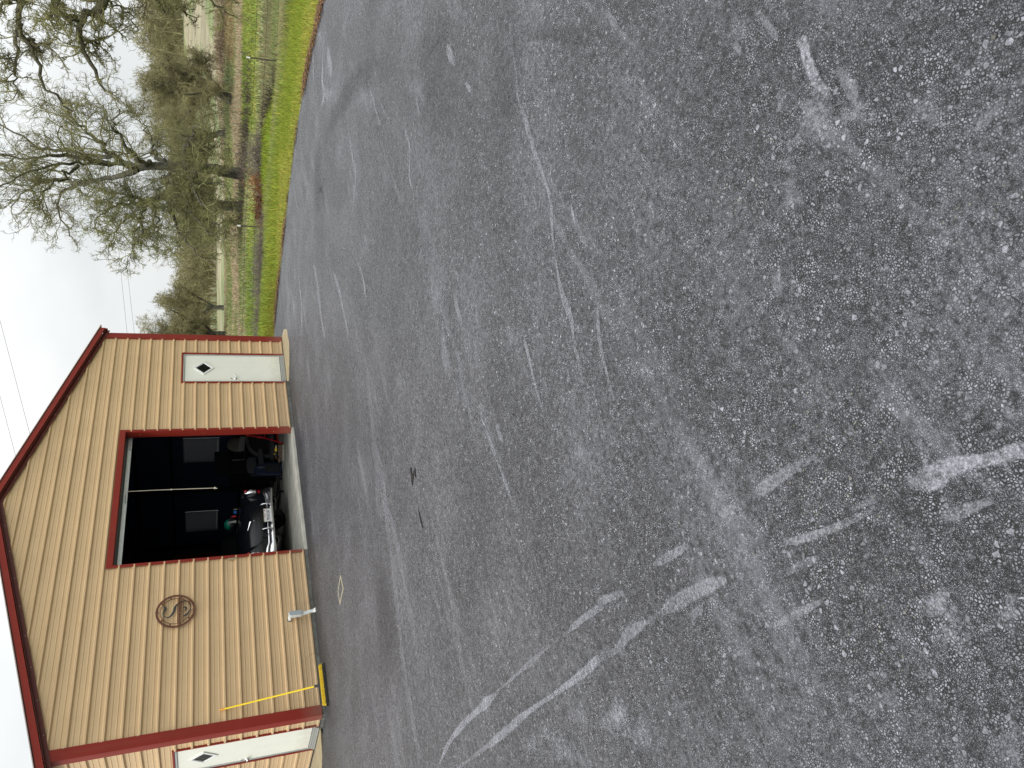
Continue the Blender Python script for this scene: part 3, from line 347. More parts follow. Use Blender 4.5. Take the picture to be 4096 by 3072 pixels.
# asphalt
def asphalt_mat():
    m=bpy.data.materials.new('asphalt'); m.use_nodes=True; n=m.node_tree; b=n.nodes['Principled BSDF']; N=n.nodes.new; K=n.links.new
    t=N('ShaderNodeTexCoord')
    def noise(s,d=4,r=.55,vec=None):
        x=N('ShaderNodeTexNoise'); x.inputs['Scale'].default_value=s; x.inputs['Detail'].default_value=d; x.inputs['Roughness'].default_value=r; K(vec or t.outputs['Object'],x.inputs['Vector']); return x.outputs['Fac']
    def rng(f,a,b_,c,d):
        x=N('ShaderNodeMapRange'); x.interpolation_type='SMOOTHSTEP'; x.inputs['From Min'].default_value=a; x.inputs['From Max'].default_value=b_; x.inputs['To Min'].default_value=c; x.inputs['To Max'].default_value=d; K(f,x.inputs['Value']); return x.outputs[0]
    def mth(op,a,b_):
        x=N('ShaderNodeMath'); x.operation=op
        for i,q in enumerate((a,b_)):
            if isinstance(q,(int,float)): x.inputs[i].default_value=q
            else: K(q,x.inputs[i])
        return x.outputs[0]
    # warped coords so stones are not round cells
    nv=N('ShaderNodeTexNoise'); nv.inputs['Scale'].default_value=55; nv.inputs['Detail'].default_value=2; K(t.outputs['Object'],nv.inputs['Vector'])
    vm=N('ShaderNodeVectorMath'); vm.operation='MULTIPLY_ADD'; K(nv.outputs['Color'],vm.inputs[0]); vm.inputs[1].default_value=(.012,.012,.012); K(t.outputs['Object'],vm.inputs[2])
    def voro(s):
        x=N('ShaderNodeTexVoronoi'); x.inputs['Scale'].default_value=s; K(vm.outputs[0],x.inputs['Vector']); return x
    v0=voro(58); v1=voro(118); v2=voro(240)
    def edge(sc_):
        x=voro(sc_); x.feature='DISTANCE_TO_EDGE'; return x.outputs['Distance']
    def sepc(v): x=N('ShaderNodeSeparateColor'); K(v.outputs['Color'],x.inputs[0]); return x
    s0,s1,s2=sepc(v0),sepc(v1),sepc(v2)
    d0=rng(edge(58),.03,.20,0,1); d1=rng(edge(118),.02,.26,0,1); d2=rng(edge(240),.02,.30,0,1)
    zone=rng(noise(3,4),.35,.70,.35,.95)
    a1=mth('MULTIPLY',d1,mth('ADD',.60,mth('MULTIPLY',s1.outputs[0],.62)))
    a2=mth('MULTIPLY',d2,mth('ADD',.60,mth('MULTIPLY',s2.outputs[0],.62)))
    w1=rng(noise(16,4),.35,.65,.15,.95)
    x=N('ShaderNodeMix'); K(w1,x.inputs['Factor']); K(a2,x.inputs['A']); K(a1,x.inputs['B']); tone=x.outputs['Result']
    pick=rng(s0.outputs[0],.90,.93,0,1)
    x=N('ShaderNodeMix'); K(mth('MULTIPLY',pick,zone),x.inputs['Factor']); K(tone,x.inputs['A']); K(mth('MULTIPLY',d0,mth('ADD',.75,mth('MULTIPLY',s0.outputs[1],.35))),x.inputs['B']); tone=x.outputs['Result']
    stone=tone
    openm=rng(noise(1.3,7,.68),.36,.60,.68,1.0)
    clump=noise(48,6,.80); clump2=noise(17,5,.8)
    tone=mth('ADD',mth('MULTIPLY',tone,openm),mth('MULTIPLY',mth('SUBTRACT',1.0,openm),.62))
    tone=mth('MULTIPLY',tone,rng(clump,.36,.56,.36,1.16))
    tone=mth('MULTIPLY',tone,rng(clump2,.34,.66,.80,1.18))
    big=rng(noise(.30,5,.6),.3,.72,.88,1.14)
    med=rng(noise(2.6,7,.7),.3,.75,.90,1.14)
    tone=mth('MULTIPLY',mth('MULTIPLY',tone,big),med)
    # traffic dust: pale film dragged along the sweep of the tyres
    def stretched(ang,sx,sy,sc_,d):
        mp_=N('ShaderNodeMapping'); mp_.inputs['Rotation'].default_value=(0,0,ang); mp_.inputs['Scale'].default_value=(sx,sy,1); K(t.outputs['Object'],mp_.inputs[0]); return noise(sc_,d,.72,mp_.outputs[0])
    dust=mth('MULTIPLY',rng(stretched(.72,.22,2.2,1.6,9),.52,.68,0,1),rng(noise(.5,4),.40,.62,.0,1))
    dust2=mth('MULTIPLY',rng(stretched(.45,.5,1.6,5,9),.56,.70,0,1),rng(noise(.8,4),.50,.62,0,1))
    tone=mth('ADD',tone,mth('MULTIPLY',mth('ADD',dust,dust2),.30))
    lum=rng(tone,0.08,1.6,.006,.475)
    x=[q for q in n.nodes if q.type=='MAP_RANGE'][-1]; x.interpolation_type='LINEAR'
    # dark strip by the wall: fresh binder plus ambient shade painted in
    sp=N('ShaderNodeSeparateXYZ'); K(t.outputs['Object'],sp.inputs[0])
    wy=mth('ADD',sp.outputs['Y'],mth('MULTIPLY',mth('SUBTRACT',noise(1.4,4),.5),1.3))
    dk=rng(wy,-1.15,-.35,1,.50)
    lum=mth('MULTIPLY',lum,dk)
    cr=N('ShaderNodeCombineColor'); K(mth('MULTIPLY',lum,.995),cr.inputs[0]); K(mth('MULTIPLY',lum,.995),cr.inputs[1]); K(mth('MULTIPLY',lum,1.12),cr.inputs[2])
    # pale tan chips
    chip=rng(s1.outputs[1],.965,.975,0,1); chip=mth('MULTIPLY',chip,rng(noise(1.7,3),.50,.66,.03,.6)); chip=mth('MULTIPLY',chip,d1)
    mc=N('ShaderNodeMix'); mc.data_type='RGBA'; K(chip,mc.inputs['Factor']); K(cr.outputs[0],mc.inputs['A']); mc.inputs['B'].default_value=(.30,.285,.22,1)
    K(mc.outputs['Result'],b.inputs['Base Color'])
    b.inputs['Roughness'].default_value=.52; b.inputs['Specular IOR Level'].default_value=.5
    bp=N('ShaderNodeBump'); bp.inputs['Strength'].default_value=1.0; bp.inputs['Distance'].default_value=.006
    hgt=mth('ADD',mth('MULTIPLY',stone,openm),mth('MULTIPLY',clump,1.2)); K(hgt,bp.inputs['Height']); K(bp.outputs[0],b.inputs['Normal'])
    return m
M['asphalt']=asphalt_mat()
# sheet with a ragged, slightly thick edge
ep=[]
for i in range(len(EPOLY)):
    a,b=EPOLY[i],EPOLY[(i+1)%len(EPOLY)]; L_=math.dist(a,b); k=max(1,int(L_/.12)) if (a[0]>2 and a[1]<12 and a[1]>-12) else 1
    for j in range(k):
        t=j/k; x=a[0]*(1-t)+b[0]*t; y=a[1]*(1-t)+b[1]*t; q=float(vnoise(np.array(x),np.array(y),.35,8)-.5)*.07 if k>1 else 0
        ep.append((x+q,y))
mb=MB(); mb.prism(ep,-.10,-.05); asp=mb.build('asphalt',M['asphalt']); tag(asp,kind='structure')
# gravelly light scuffs, scrapes and dust on the asphalt: thin worn films 4 mm up
def scuff_mat():
    m=bpy.data.materials.new('scuff'); m.use_nodes=True; n=m.node_tree; b=n.nodes['Principled BSDF']; N=n.nodes.new; K=n.links.new
    b.inputs['Roughness'].default_value=.7
    t=N('ShaderNodeTexCoord'); a=N('ShaderNodeAttribute'); a.attribute_name='col'; s=N('ShaderNodeSeparateColor'); K(a.outputs['Color'],s.inputs[0])
    x=N('ShaderNodeTexNoise'); x.inputs['Scale'].default_value=58; x.inputs['Detail'].default_value=9; x.inputs['Roughness'].default_value=.9; K(t.outputs['Object'],x.inputs['Vector'])
    # alpha = strength(G) * step(noise - (1-R edge fade))
    q=N('ShaderNodeMath'); q.operation='MULTIPLY_ADD'; K(s.outputs[0],q.inputs[0]); q.inputs[1].default_value=.40; q.inputs[2].default_value=-.76
    w=N('ShaderNodeMath'); w.operation='ADD'; K(x.outputs['Fac'],w.inputs[0]); K(q.outputs[0],w.inputs[1])
    x3=N('ShaderNodeTexNoise'); x3.inputs['Scale'].default_value=6; x3.inputs['Detail'].default_value=4; x3.inputs['Roughness'].default_value=.7; K(t.outputs['Object'],x3.inputs['Vector'])
    w3=N('ShaderNodeMath'); w3.operation='MULTIPLY_ADD'; K(x3.outputs['Fac'],w3.inputs[0]); w3.inputs[1].default_value=.35; w3.inputs[2].default_value=-.15
    w4=N('ShaderNodeMath'); w4.operation='ADD'; K(w.outputs[0],w4.inputs[0]); K(w3.outputs[0],w4.inputs[1]); w=w4
    r=N('ShaderNodeMapRange'); r.interpolation_type='SMOOTHSTEP'; r.inputs['From Min'].default_value=0; r.inputs['From Max'].default_value=.32; K(w.outputs[0],r.inputs['Value'])
    vo=N('ShaderNodeTexVoronoi'); vo.inputs['Scale'].default_value=118; K(t.outputs['Object'],vo.inputs['Vector'])
    vr=N('ShaderNodeMapRange'); vr.inputs['From Min'].default_value=.2; vr.inputs['From Max'].default_value=.7; vr.inputs['To Min'].default_value=1; vr.inputs['To Max'].default_value=.55; K(vo.outputs['Distance'],vr.inputs['Value'])
    p0=N('ShaderNodeMath'); p0.operation='MULTIPLY'; K(r.outputs[0],p0.inputs[0]); K(vr.outputs[0],p0.inputs[1])
    p=N('ShaderNodeMath'); p.operation='MULTIPLY'; K(p0.outputs[0],p.inputs[0]); K(s.outputs[1],p.inputs[1]); K(p.outputs[0],b.inputs['Alpha'])
    v=N('ShaderNodeMapRange'); v.inputs['To Min'].default_value=.17; v.inputs['To Max'].default_value=.44; v.inputs['From Min'].default_value=.3; v.inputs['From Max'].default_value=.75; K(x.outputs['Fac'],v.inputs['Value'])
    c=N('ShaderNodeCombineColor'); c.inputs[0].default_value=.3
    c2=N('ShaderNodeMath'); c2.operation='MULTIPLY'; K(v.outputs[0],c2.inputs[0]); c2.inputs[1].default_value=1.06
    K(v.outputs[0],c.inputs[0]); K(v.outputs[0],c.inputs[1]); c2.inputs[1].default_value=1.12; K(c2.outputs[0],c.inputs[2]); K(c.outputs[0],b.inputs['Base Color'])
    return m
M['scuff']=scuff_mat()
V=[];F=[];CL=[]
def catmull(p,k):
    P=[np.array(q,float) for q in p]; P=[2*P[0]-P[1]]+P+[2*P[-1]-P[-2]]; o=[]
    for i in range(1,len(P)-2):
        for j in range(k):
            t=j/k; a,b,c,d=P[i-1:i+3]; o.append(.5*((2*b)+(-a+c)*t+(2*a-5*b+4*c-d)*t*t+(-a+3*b-3*c+d)*t**3))
    o.append(P[-2]); return o
for w,s,pts in DATA['scuffs']:
    q=catmull(pts,8); n=len(q); w=max(w*1.0,.022)
    for i,p in enumerate(q):
        d=q[min(i+1,n-1)]-q[max(i-1,0)]; d/=np.linalg.norm(d)+1e-9; nn=np.array((-d[1],d[0])); f=min(1,4*i/n+.15,4*(n-1-i)/n+.15)
        ww=w*(.5+1.3*float(vnoise(p[0]*1.,p[1]*1.,.22,3)))*(.4+.6*f)
        z=-.0465 
        for k,e in ((-1,0),(-.45,1),(.45,1),(1,0)): V.append((p[0]+nn[0]*ww*k,p[1]+nn[1]*ww*k,z)); CL.append((e*(.82+.22*f),min(1,s*1.35),0))
    b=len(V)-4*n
    for i in range(n-1):
        for k in range(3): F.append((b+4*i+k,b+4*i+k+1,b+4*i+k+5,b+4*i+k+4))
for s,(cx,cy,ax,ay,bx,by) in DATA['blots']:
    b=len(V); z=-.0425; V.append((cx,cy,z)); s=min(1,s*1.5); CL.append((1.05,s,0)); rings=((.4,.85),(.75,.6),(1.15,.0)); n=20
    for rr,e in rings:
        for k in range(n):
            t=2*math.pi*k/n; j=1+.25*math.sin(3*t+cx)+.15*math.sin(5*t+cy); V.append((cx+(ax*math.cos(t)+bx*math.sin(t))*rr*j,cy+(ay*math.cos(t)+by*math.sin(t))*rr*j,z)); CL.append((e,s,0))
    for k in range(n): F.append((b,b+1+k,b+1+(k+1)%n,b))
    for r_ in range(2):
        for k in range(n): F.append((b+1+r_*n+k,b+1+(r_+1)*n+k,b+1+(r_+1)*n+(k+1)%n,b+1+r_*n+(k+1)%n))
me=bpy.data.meshes.new('scuff_marks'); me.from_pydata(V,[],[tuple(dict.fromkeys(f)) for f in F]); a=me.color_attributes.new('col','FLOAT_COLOR','POINT')
a.data.foreach_set('color',np.concatenate([np.array(CL,np.float32),np.ones((len(CL),1),np.float32)],1).ravel()); link('scuff_marks',me,M['scuff'],asp)
# darker rubber sweeps left by turning tyres
dm=mat('tyre_film',(.022,.022,.024),.6); n_=dm.node_tree; N_=n_.nodes.new; a_=N_('ShaderNodeAttribute'); a_.attribute_name='col'; s_=N_('ShaderNodeSeparateColor'); n_.links.new(a_.outputs['Color'],s_.inputs[0])
x_=N_('ShaderNodeTexNoise'); x_.inputs['Scale'].default_value=30; x_.inputs['Detail'].default_value=8; x_.inputs['Roughness'].default_value=.85; t_=N_('ShaderNodeTexCoord'); n_.links.new(t_.outputs['Object'],x_.inputs['Vector'])
r_=N_('ShaderNodeMapRange'); r_.inputs['From Min'].default_value=.35; r_.inputs['From Max'].default_value=.65; r_.inputs['To Min'].default_value=.05; r_.inputs['To Max'].default_value=.36; n_.links.new(x_.outputs['Fac'],r_.inputs['Value'])
m_=N_('ShaderNodeMath'); m_.operation='MULTIPLY'; n_.links.new(r_.outputs[0],m_.inputs[0]); n_.links.new(s_.outputs[0],m_.inputs[1]); n_.links.new(m_.outputs[0],n_.nodes['Principled BSDF'].inputs['Alpha'])
V=[];F=[];CL=[]
for w,pts in DATA['dark']:
    q=catmull(pts,8); n=len(q)
    for i,p in enumerate(q):
        d=q[min(i+1,n-1)]-q[max(i-1,0)]; d/=np.linalg.norm(d)+1e-9; nn=np.array((-d[1],d[0])); f=max(0,min(1,3*i/n,3*(n-1-i)/n)); ww=w*(.7+.6*float(vnoise(p[0]*1.,p[1]*1.,.5,13)))
        for k,e in ((-1,0),(-.4,1),(.4,1),(1,0)): V.append((p[0]+nn[0]*ww*k,p[1]+nn[1]*ww*k,-.0485)); CL.append((e*f,0,0,1))
    b=len(V)-4*n
    for i in range(n-1):
        for k in range(3): F.append((b+4*i+k,b+4*i+k+1,b+4*i+k+5,b+4*i+k+4))
me=bpy.data.meshes.new('tyre_marks'); me.from_pydata(V,[],F); a=me.color_attributes.new('col','FLOAT_COLOR','POINT'); a.data.foreach_set('color',np.array(CL,np.float32).ravel()); link('tyre_marks',me,dm,asp)
# pale diamond outline marked on the asphalt
mb=MB(); Pd=[(-2.279,-2.82),(-2.60,-2.86),(-2.523,-2.45),(-2.25,-2.42)]
Pd=[(-2.27,-2.80),(-2.53,-2.87),(-2.53,-2.44),(-2.31,-2.44)]
cx=sum(p[0] for p in Pd)/4; cy=sum(p[1] for p in Pd)/4
for i in range(4):
    a,b=Pd[i],Pd[(i+1)%4]; ia=(cx+(a[0]-cx)*.80,cy+(a[1]-cy)*.80); ib=(cx+(b[0]-cx)*.80,cy+(b[1]-cy)*.80)
    mb.hexa([(a[0],a[1],-.049),(b[0],b[1],-.049),(ib[0],ib[1],-.049),(ia[0],ia[1],-.049),(a[0],a[1],-.041),(b[0],b[1],-.041),(ib[0],ib[1],-.041),(ia[0],ia[1],-.041)])
mb.build('diamond_marking',M['chalk'],asp)
# black tar drips
mb=MB()
for poly in [DATA['tar'][0]]+DATA['tar'][9:12]: 
    mb.prism([tuple(p) for p in poly],-.048,-.0445)
mb.build('tar_drips',M['tar'],asp)
# loose pebbles
n=1200; x=RNG.uniform(-8,8,n); y=RNG.uniform(-12,-.3,n); ok=(edged(x,y)<-.1)&(np.hypot(x+7.8,y+11.7)>1.2); x,y=x[ok],y[ok]; n=len(x)
r=RNG.uniform(.0015,.0045,n)*RNG.choice([1,1,1,1.9],n); a=RNG.uniform(0,6.28,n)
oct_=np.array([(1,0,0),(0,1,0),(-1,0,0),(0,-1,0),(0,0,.8),(0,0,-.8)]); of=np.array([(0,1,4),(1,2,4),(2,3,4),(3,0,4),(1,0,5),(2,1,5),(3,2,5),(0,3,5)])
ca,sa=np.cos(a),np.sin(a); vv=oct_[None]*RNG.uniform(.6,1.3,(n,6,1)); vx=vv[...,0]*ca[:,None]-vv[...,1]*sa[:,None]; vy=vv[...,0]*sa[:,None]+vv[...,1]*ca[:,None]
V=np.stack([x[:,None]+vx*r[:,None],y[:,None]+vy*r[:,None],-.048+r[:,None]*.5+vv[...,2]*r[:,None]],-1).reshape(-1,3)
F=(of[None]+(np.arange(n)*6)[:,None,None]).reshape(-1,3)
c=np.array((.17,.165,.15))*RNG.uniform(.3,1.3,(n,1)); tag(fast_mesh('loose_gravel',V,F,BMt,cols=np.repeat(c,6,0)),'small loose pebbles scattered over the dark asphalt','gravel',kind='stuff')
# ------------------------------------------------------------------ metal building
XL,XR,YB=-2.98,5.99,12.0; XP=(XL+XR)/2; P=.2286
def roofz(x): return 4.90-.276*abs(x-XP)
bld=empty('metal_building',(1.5,6,0),'tan ribbed metal garage with dark red trim and an open roll-up door','building')
def profile(z0,z1):
    pr=[]
    k=-1
    while P*k<z1+.5:
        c=.03+P*k
        for dz,o in ((-.034,0),(-.012,.029),(.011,.029),(.023,0),(.064,0),(.069,.005),(.080,.005),(.084,0),(.140,0),(.145,.005),(.156,.005),(.160,0)): pr.append((c+dz,o))
        k+=1
    def at(z):
        for (a,oa),(b,ob) in zip(pr,pr[1:]):
            if a<=z<=b: return oa+(ob-oa)*(z-a)/(b-a+1e-9)
        return 0
    return [(z0,at(z0))]+[q for q in pr if z0<q[0]<z1]+[(z1,at(z1))]
def siding(mb,f,z0,z1,lo,hi):
    pr=profile(z0,z1)
    for (za,oa),(zb,ob) in zip(pr,pr[1:]):
        a0,a1,b0,b1=lo(za),hi(za),lo(zb),hi(zb)
        if a1-a0<.001 and b1-b0<.001: continue
        mb.quad(f(a0,oa,za),f(a1,oa,za),f(b1,ob,zb),f(b0,ob,zb))
JX0,JX1,JZ=.035,3.075,3.15
DX0,DX1,DZ=4.455,5.415,2.145
fr=lambda u,o,z:(u,-o,z)
cl=lambda z:max(XL+.02,XP-(4.885-z)/.276); cr_=lambda z:min(XR-.02,XP+(4.885-z)/.276)
mb=MB()
K_=lambda v:(lambda z:v)
siding(mb,fr,0,JZ,K_(XL+.02),K_(JX0)); siding(mb,fr,0,DZ,K_(JX1),K_(DX0)); siding(mb,fr,0,DZ,K_(DX1),K_(XR-.02)); siding(mb,fr,DZ,JZ,K_(JX1),K_(XR-.02)); siding(mb,fr,JZ,4.88,cl,cr_)
# panel lap line high on the gable
sd_=lambda u,o,z:(XL-o,u,z)
SY0,SY1,SZ=.375,1.345,2.13
siding(mb,sd_,0,SZ,K_(.02),K_(SY0)); siding(mb,sd_,0,SZ,K_(SY1),K_(YB)); siding(mb,sd_,SZ,3.66,K_(.02),K_(YB))
WIN=[(3.36,4.28),(6.44,7.36)]
def holed(mb,x0,x1,y0,y1,z1):
    ys=[y0]+[v for w in WIN for v in w]+[y1]
    for i in range(0,len(ys),2): mb.box(x0,x1,ys[i],ys[i+1],0,z1)
    for a,b in WIN: mb.box(x0,x1,a,b,0,1.33); mb.box(x0,x1,a,b,2.20,z1)
holed(mb,XR-.01,XR,.02,YB,3.66); mb.box(XL+.02,XR-.02,YB-.01,YB,0,3.66)
# screw heads just above the ribs
def screw(mb,c,ax,r=.0075,h=.006):
    n=6; v=[];f=[]
    for k in range(n):
        a=2*math.pi*k/n; u,w=math.cos(a)*r,math.sin(a)*r
        v.append((c[0]+u,c[1],c[2]+w) if ax=='y' else (c[0],c[1]+u,c[2]+w))
    for k in range(n):
        a=2*math.pi*k/n; u,w=math.cos(a)*r*.6,math.sin(a)*r*.6
        v.append((c[0]+u,c[1]-h,c[2]+w) if ax=='y' else (c[0]-h,c[1]+u,c[2]+w))
    f=[tuple(range(n,2*n))]+[(k,(k+1)%n,n+(k+1)%n,n+k) for k in range(n)]
    mb.add(v,f,0)
for xc in (4.45,3.74,3.03,2.02,1.05,0.0,-.96,-1.96):
    for k in range(22):
        z=.03+.036+k*P
        if z>roofz(xc)-.1: break
        if JX0<xc<JX1 and z<JZ+.04: continue
        if DX0-.03<xc<DX1 and z<DZ+.04: continue
        screw(mb,(xc+random.uniform(-.004,.004),0,z),'y')
wall=mb.build('wall',M['tan'],bld,fix=False)
# inner lining so the room is closed and dark
def lining():
    mb=MB()
    y0=.13; 
    # front inner skin round the opening
    mb.box(XL+.03,JX0-.0,y0-.01,y0,0,3.6); mb.box(JX1,XR-.03,y0-.01,y0,0,3.6); mb.box(JX0,JX1,y0-.01,y0,JZ,3.6)
    mb.box(XL+.03,XL+.05,y0,YB-.03,0,3.6); holed(mb,XR-.06,XR-.04,y0,YB-.03,3.6); mb.box(XL+.05,XR-.06,YB-.05,YB-.03,0,3.6)
    mb.box(XL+.03,XR-.03,.05,YB-.03,3.6,3.62)
    mb.build('interior_lining',M['navy'],bld)
    mb=MB()
    for z in (.75,2.45,3.3): mb.box(XR-.14,XR-.062,.2,YB-.1,z,z+.06)
    for y in (2.9,5.3,7.9,10.4): mb.box(XR-.16,XR-.145,y,y+.18,0,3.58)
    mb.build('wall_girt',M['blackmat'],bld)
lining()
for y0 in (3.36,6.44):
    mb=MB(); a,b,c,d=y0,y0+.92,1.33,2.20; x=XR-.075
    mb.box(x-.02,x,a,b,d-.035,d); mb.box(x-.02,x,a,b,c,c+.03); mb.box(x-.02,x,a,a+.03,c+.03,d-.035); mb.box(x-.02,x,b-.03,b,c+.03,d-.035)
    w=mb.build('window',mat('window_frame_dim',(.28,.28,.30),.6),bld)
    mb=MB(); z=c+.04
    while z<d-.05: mb.hexa([(x-.020,a+.035,z),(x-.014,a+.035,z),(x-.014,b-.035,z),(x-.020,b-.035,z),(x-.010,a+.035,z+.0225),(x-.004,a+.035,z+.0225),(x-.004,b-.035,z+.0225),(x-.010,b-.035,z+.0225)]); z+=.024
    mb.build('blind',M['blind'],w); 
    mb=MB(); mb.box(XR-.03,XR-.025,a,b,c,d); mb.build('pane',M['frost'],w)
# floor slab with its rounded apron
mb=MB(); mb.box(XL+.03,XR-.03,.0,YB,-.25,0); mb.box(JX0,JX1,-.035,0,-.25,-.004); mb.build('floor_slab',M['conc'],bld)
mb=MB()
def jag(a,b,f):
    pts=[];n=int((b-a)/.05)
    for i in range(n+1): pts.append(a+(b-a)*i/n)
    return pts
xs=jag(XL-.03,JX0,0)
for u0,u1 in zip(xs,xs[1:]):
    q=lambda u:-.028-.022*float(vnoise(np.array(u),np.array(.3),.07,4)); mb.hexa([(u0,q(u0),-.25),(u1,q(u1),-.25),(u1,.03,-.25),(u0,.03,-.25),(u0,q(u0)*.6,-.006),(u1,q(u1)*.6,-.006),(u1,.03,-.006),(u0,.03,-.006)])
mb.build('footing',M['footing'],bld); mb=MB()
xs=jag(JX1,XR+.03,0)
for u0,u1 in zip(xs,xs[1:]): mb.hexa([(u0,q(u0),-.25),(u1,q(u1),-.25),(u1,.03,-.25),(u0,.03,-.25),(u0,q(u0)*.6,-.006),(u1,q(u1)*.6,-.006),(u1,.03,-.006),(u0,.03,-.006)])
mb.build('footing',M['footing'],bld); mb=MB(); mb.box(XL-.04,XL+.03,.03,YB,-.25,-.008); mb.build('footing',M['footing'],bld)
# trims
mb=MB(); t=.033
def trimcol(mb,x0,x1,y0,y1,z0,z1): mb.box(x0,x1,y0,y1,z0,z1)
mb.box(XL-t,XL+.13,-t,-.0,0,3.70); mb.box(XL-t,XL,0,.13,0,3.66)
for k in range(8): 
    z=.03+.02+P*(2*k+1); mb.tube([(XL+.122,-t,z),(XL+.122,-t-.007,z)],.006,6,m=1)
mb.build('corner_trim',[M['red'],M['galv']],bld,bevel=.004)
mb=MB(); mb.box(XR-.135,XR+.03,-t,0,0,3.70); mb.box(XR,XR+.03,0,.13,0,3.66)
for k in range(8): 
    z=.03+.02+P*(2*k+1); mb.tube([(XR-.127,-t,z),(XR-.127,-t-.007,z)],.006,6,m=1)
mb.build('corner_trim',[M['red'],M['galv']],bld,bevel=.004)
for s in (-1,1):
    mb=MB(); xe=XL-.17 if s<0 else XR+.10
    def sec(x,y0,y1,d0,d1): z=roofz(x); return [(x,y0,z+d0),(x,y1,z+d0),(x,y1,z+d1),(x,y0,z+d1)]
    mb.loft([sec(xe,-.112,-.10,.038,.132),sec(XP,-.112,-.10,.038,.132)],0,closed=True,caps=True)
    mb.loft([sec(xe,-.1,-.0,.018,.026),sec(XP,-.1,-.0,.018,.026)],1,closed=True,caps=True)
    mb.loft([sec(xe,-.04,-.026,-.045,.017),sec(XP,-.04,-.026,-.045,.017)],1,closed=True,caps=True)
    n=9
    for k in range(1,n):
        x=xe+(XP-xe)*k/n; z=roofz(x)-.02; mb.tube([(x,-.04,z),(x,-.047,z)],.006,6,m=2)
    mb.build('rake_trim',[M['red'],M['reddark'],M['galv']],bld,bevel=.003)
    mb=MB(); mb.loft([sec(xe,-.085,0.0,.133,.146),sec(XP,-.085,0,.133,.146)],0,closed=True,caps=True); mb.build('roof_closure',M['blackmat'],bld)
    mb=MB(); xo=xe+(-.02 if s<0 else .09)
    mb.loft([sec(xo,-.125,YB+.1,.148,.160),sec(XP,-.125,YB+.1,.148,.160)],0,closed=True,caps=True); mb.build('roof',M['roof'],bld)
    # eave gutter
    mb=MB(); xg=XL if s<0 else XR; zt=roofz(xg)
    if s<0: mb.box(xg-.15,xg-.0,.0,YB,zt-.005,zt+.012); mb.box(xg-.165,xg-.15,-.098,YB,zt-.03,zt+.085)
    else: mb.box(xg+.0,xg+.085,.0,YB,zt-.02,zt-.008); mb.box(xg+.085,xg+.10,-.098,YB,zt-.03,zt+.075)
    mb.build('eave_trim',M['red'],bld)
# opening trim
mb=MB(); w=.05
mb.box(JX0-.0,JX0+.012,-.026,.14,0,JZ-.055); mb.box(JX0-.045,JX0-.0,-.028,-.020,0,JZ+.045)
mb.box(JX1-.012,JX1,-.026,.14,0,JZ-.055); mb.box(JX1,JX1+.045,-.028,-.020,0,JZ+.045)
mb.box(JX0,JX1,-.028,-.020,JZ-.055,JZ+.045); mb.box(JX0,JX1,-.020,.14,JZ-.055,JZ-.043)
for z in (.35,1.7,2.85):
    mb.tube([(JX1-.012,.06,z),(JX1-.018,.06,z)],.007,6,m=1)
mb.build('opening_trim',[M['red'],M['galv']],bld,bevel=.003)
mb=MB(); mb.box(JX0-.085,JX0-.047,-.034,-.02,1.17,1.30); mb.build('latch_block',M['pad'],bld,bevel=.004)
# roll-up door, raised
mb=MB(); 
yy=.20
pr=[];z=2.995
mb.box(JX0-.05,JX1+.06,yy-.015,yy+.03,2.99,3.055)
dr=None
sec=[]
for i in range(16):
    a=i/15; z=3.055+.35*a; y=yy+.0+.012*math.sin(i*2.1)+.25*a*a; sec.append((y,z))
secs=[[(x,y,z) for y,z in sec] for x in (JX0-.05,JX1+.06)]
mb.loft(secs,1)
door=mb.build('rolling_door',[M['galv'],mat('door_curtain',(.22,.24,.245),.45,metal=.3)],bld)
for xc in (2.90,1.62):
    mb=MB(); mb.tube([(xc-.09,yy-.017,3.02),(xc-.09,yy-.045,3.02),(xc+.05,yy-.045,3.02),(xc+.05,yy-.017,3.02)],.007,6)
    mb.tube([(xc-.10,yy-.016,3.02),(xc-.10,yy-.046,3.02)],.016,10)
    mb.build('handle',M['alu'],door)
mb=MB(); mb.tube([(1.745,.165,3.02),(1.742,.165,2.5),(1.738,.165,2.28),(1.733,.165,2.0),(1.72,.165,1.50)],.0065,6)
mb.ball((1.739,.165,2.26),.017,8,6); mb.ball((1.72,.165,1.50),.022,8,6); mb.tube([(1.72,.165,1.5),(1.705,.165,1.46)],.008,6)
mb.build('pull_rope',M['rope'],door)
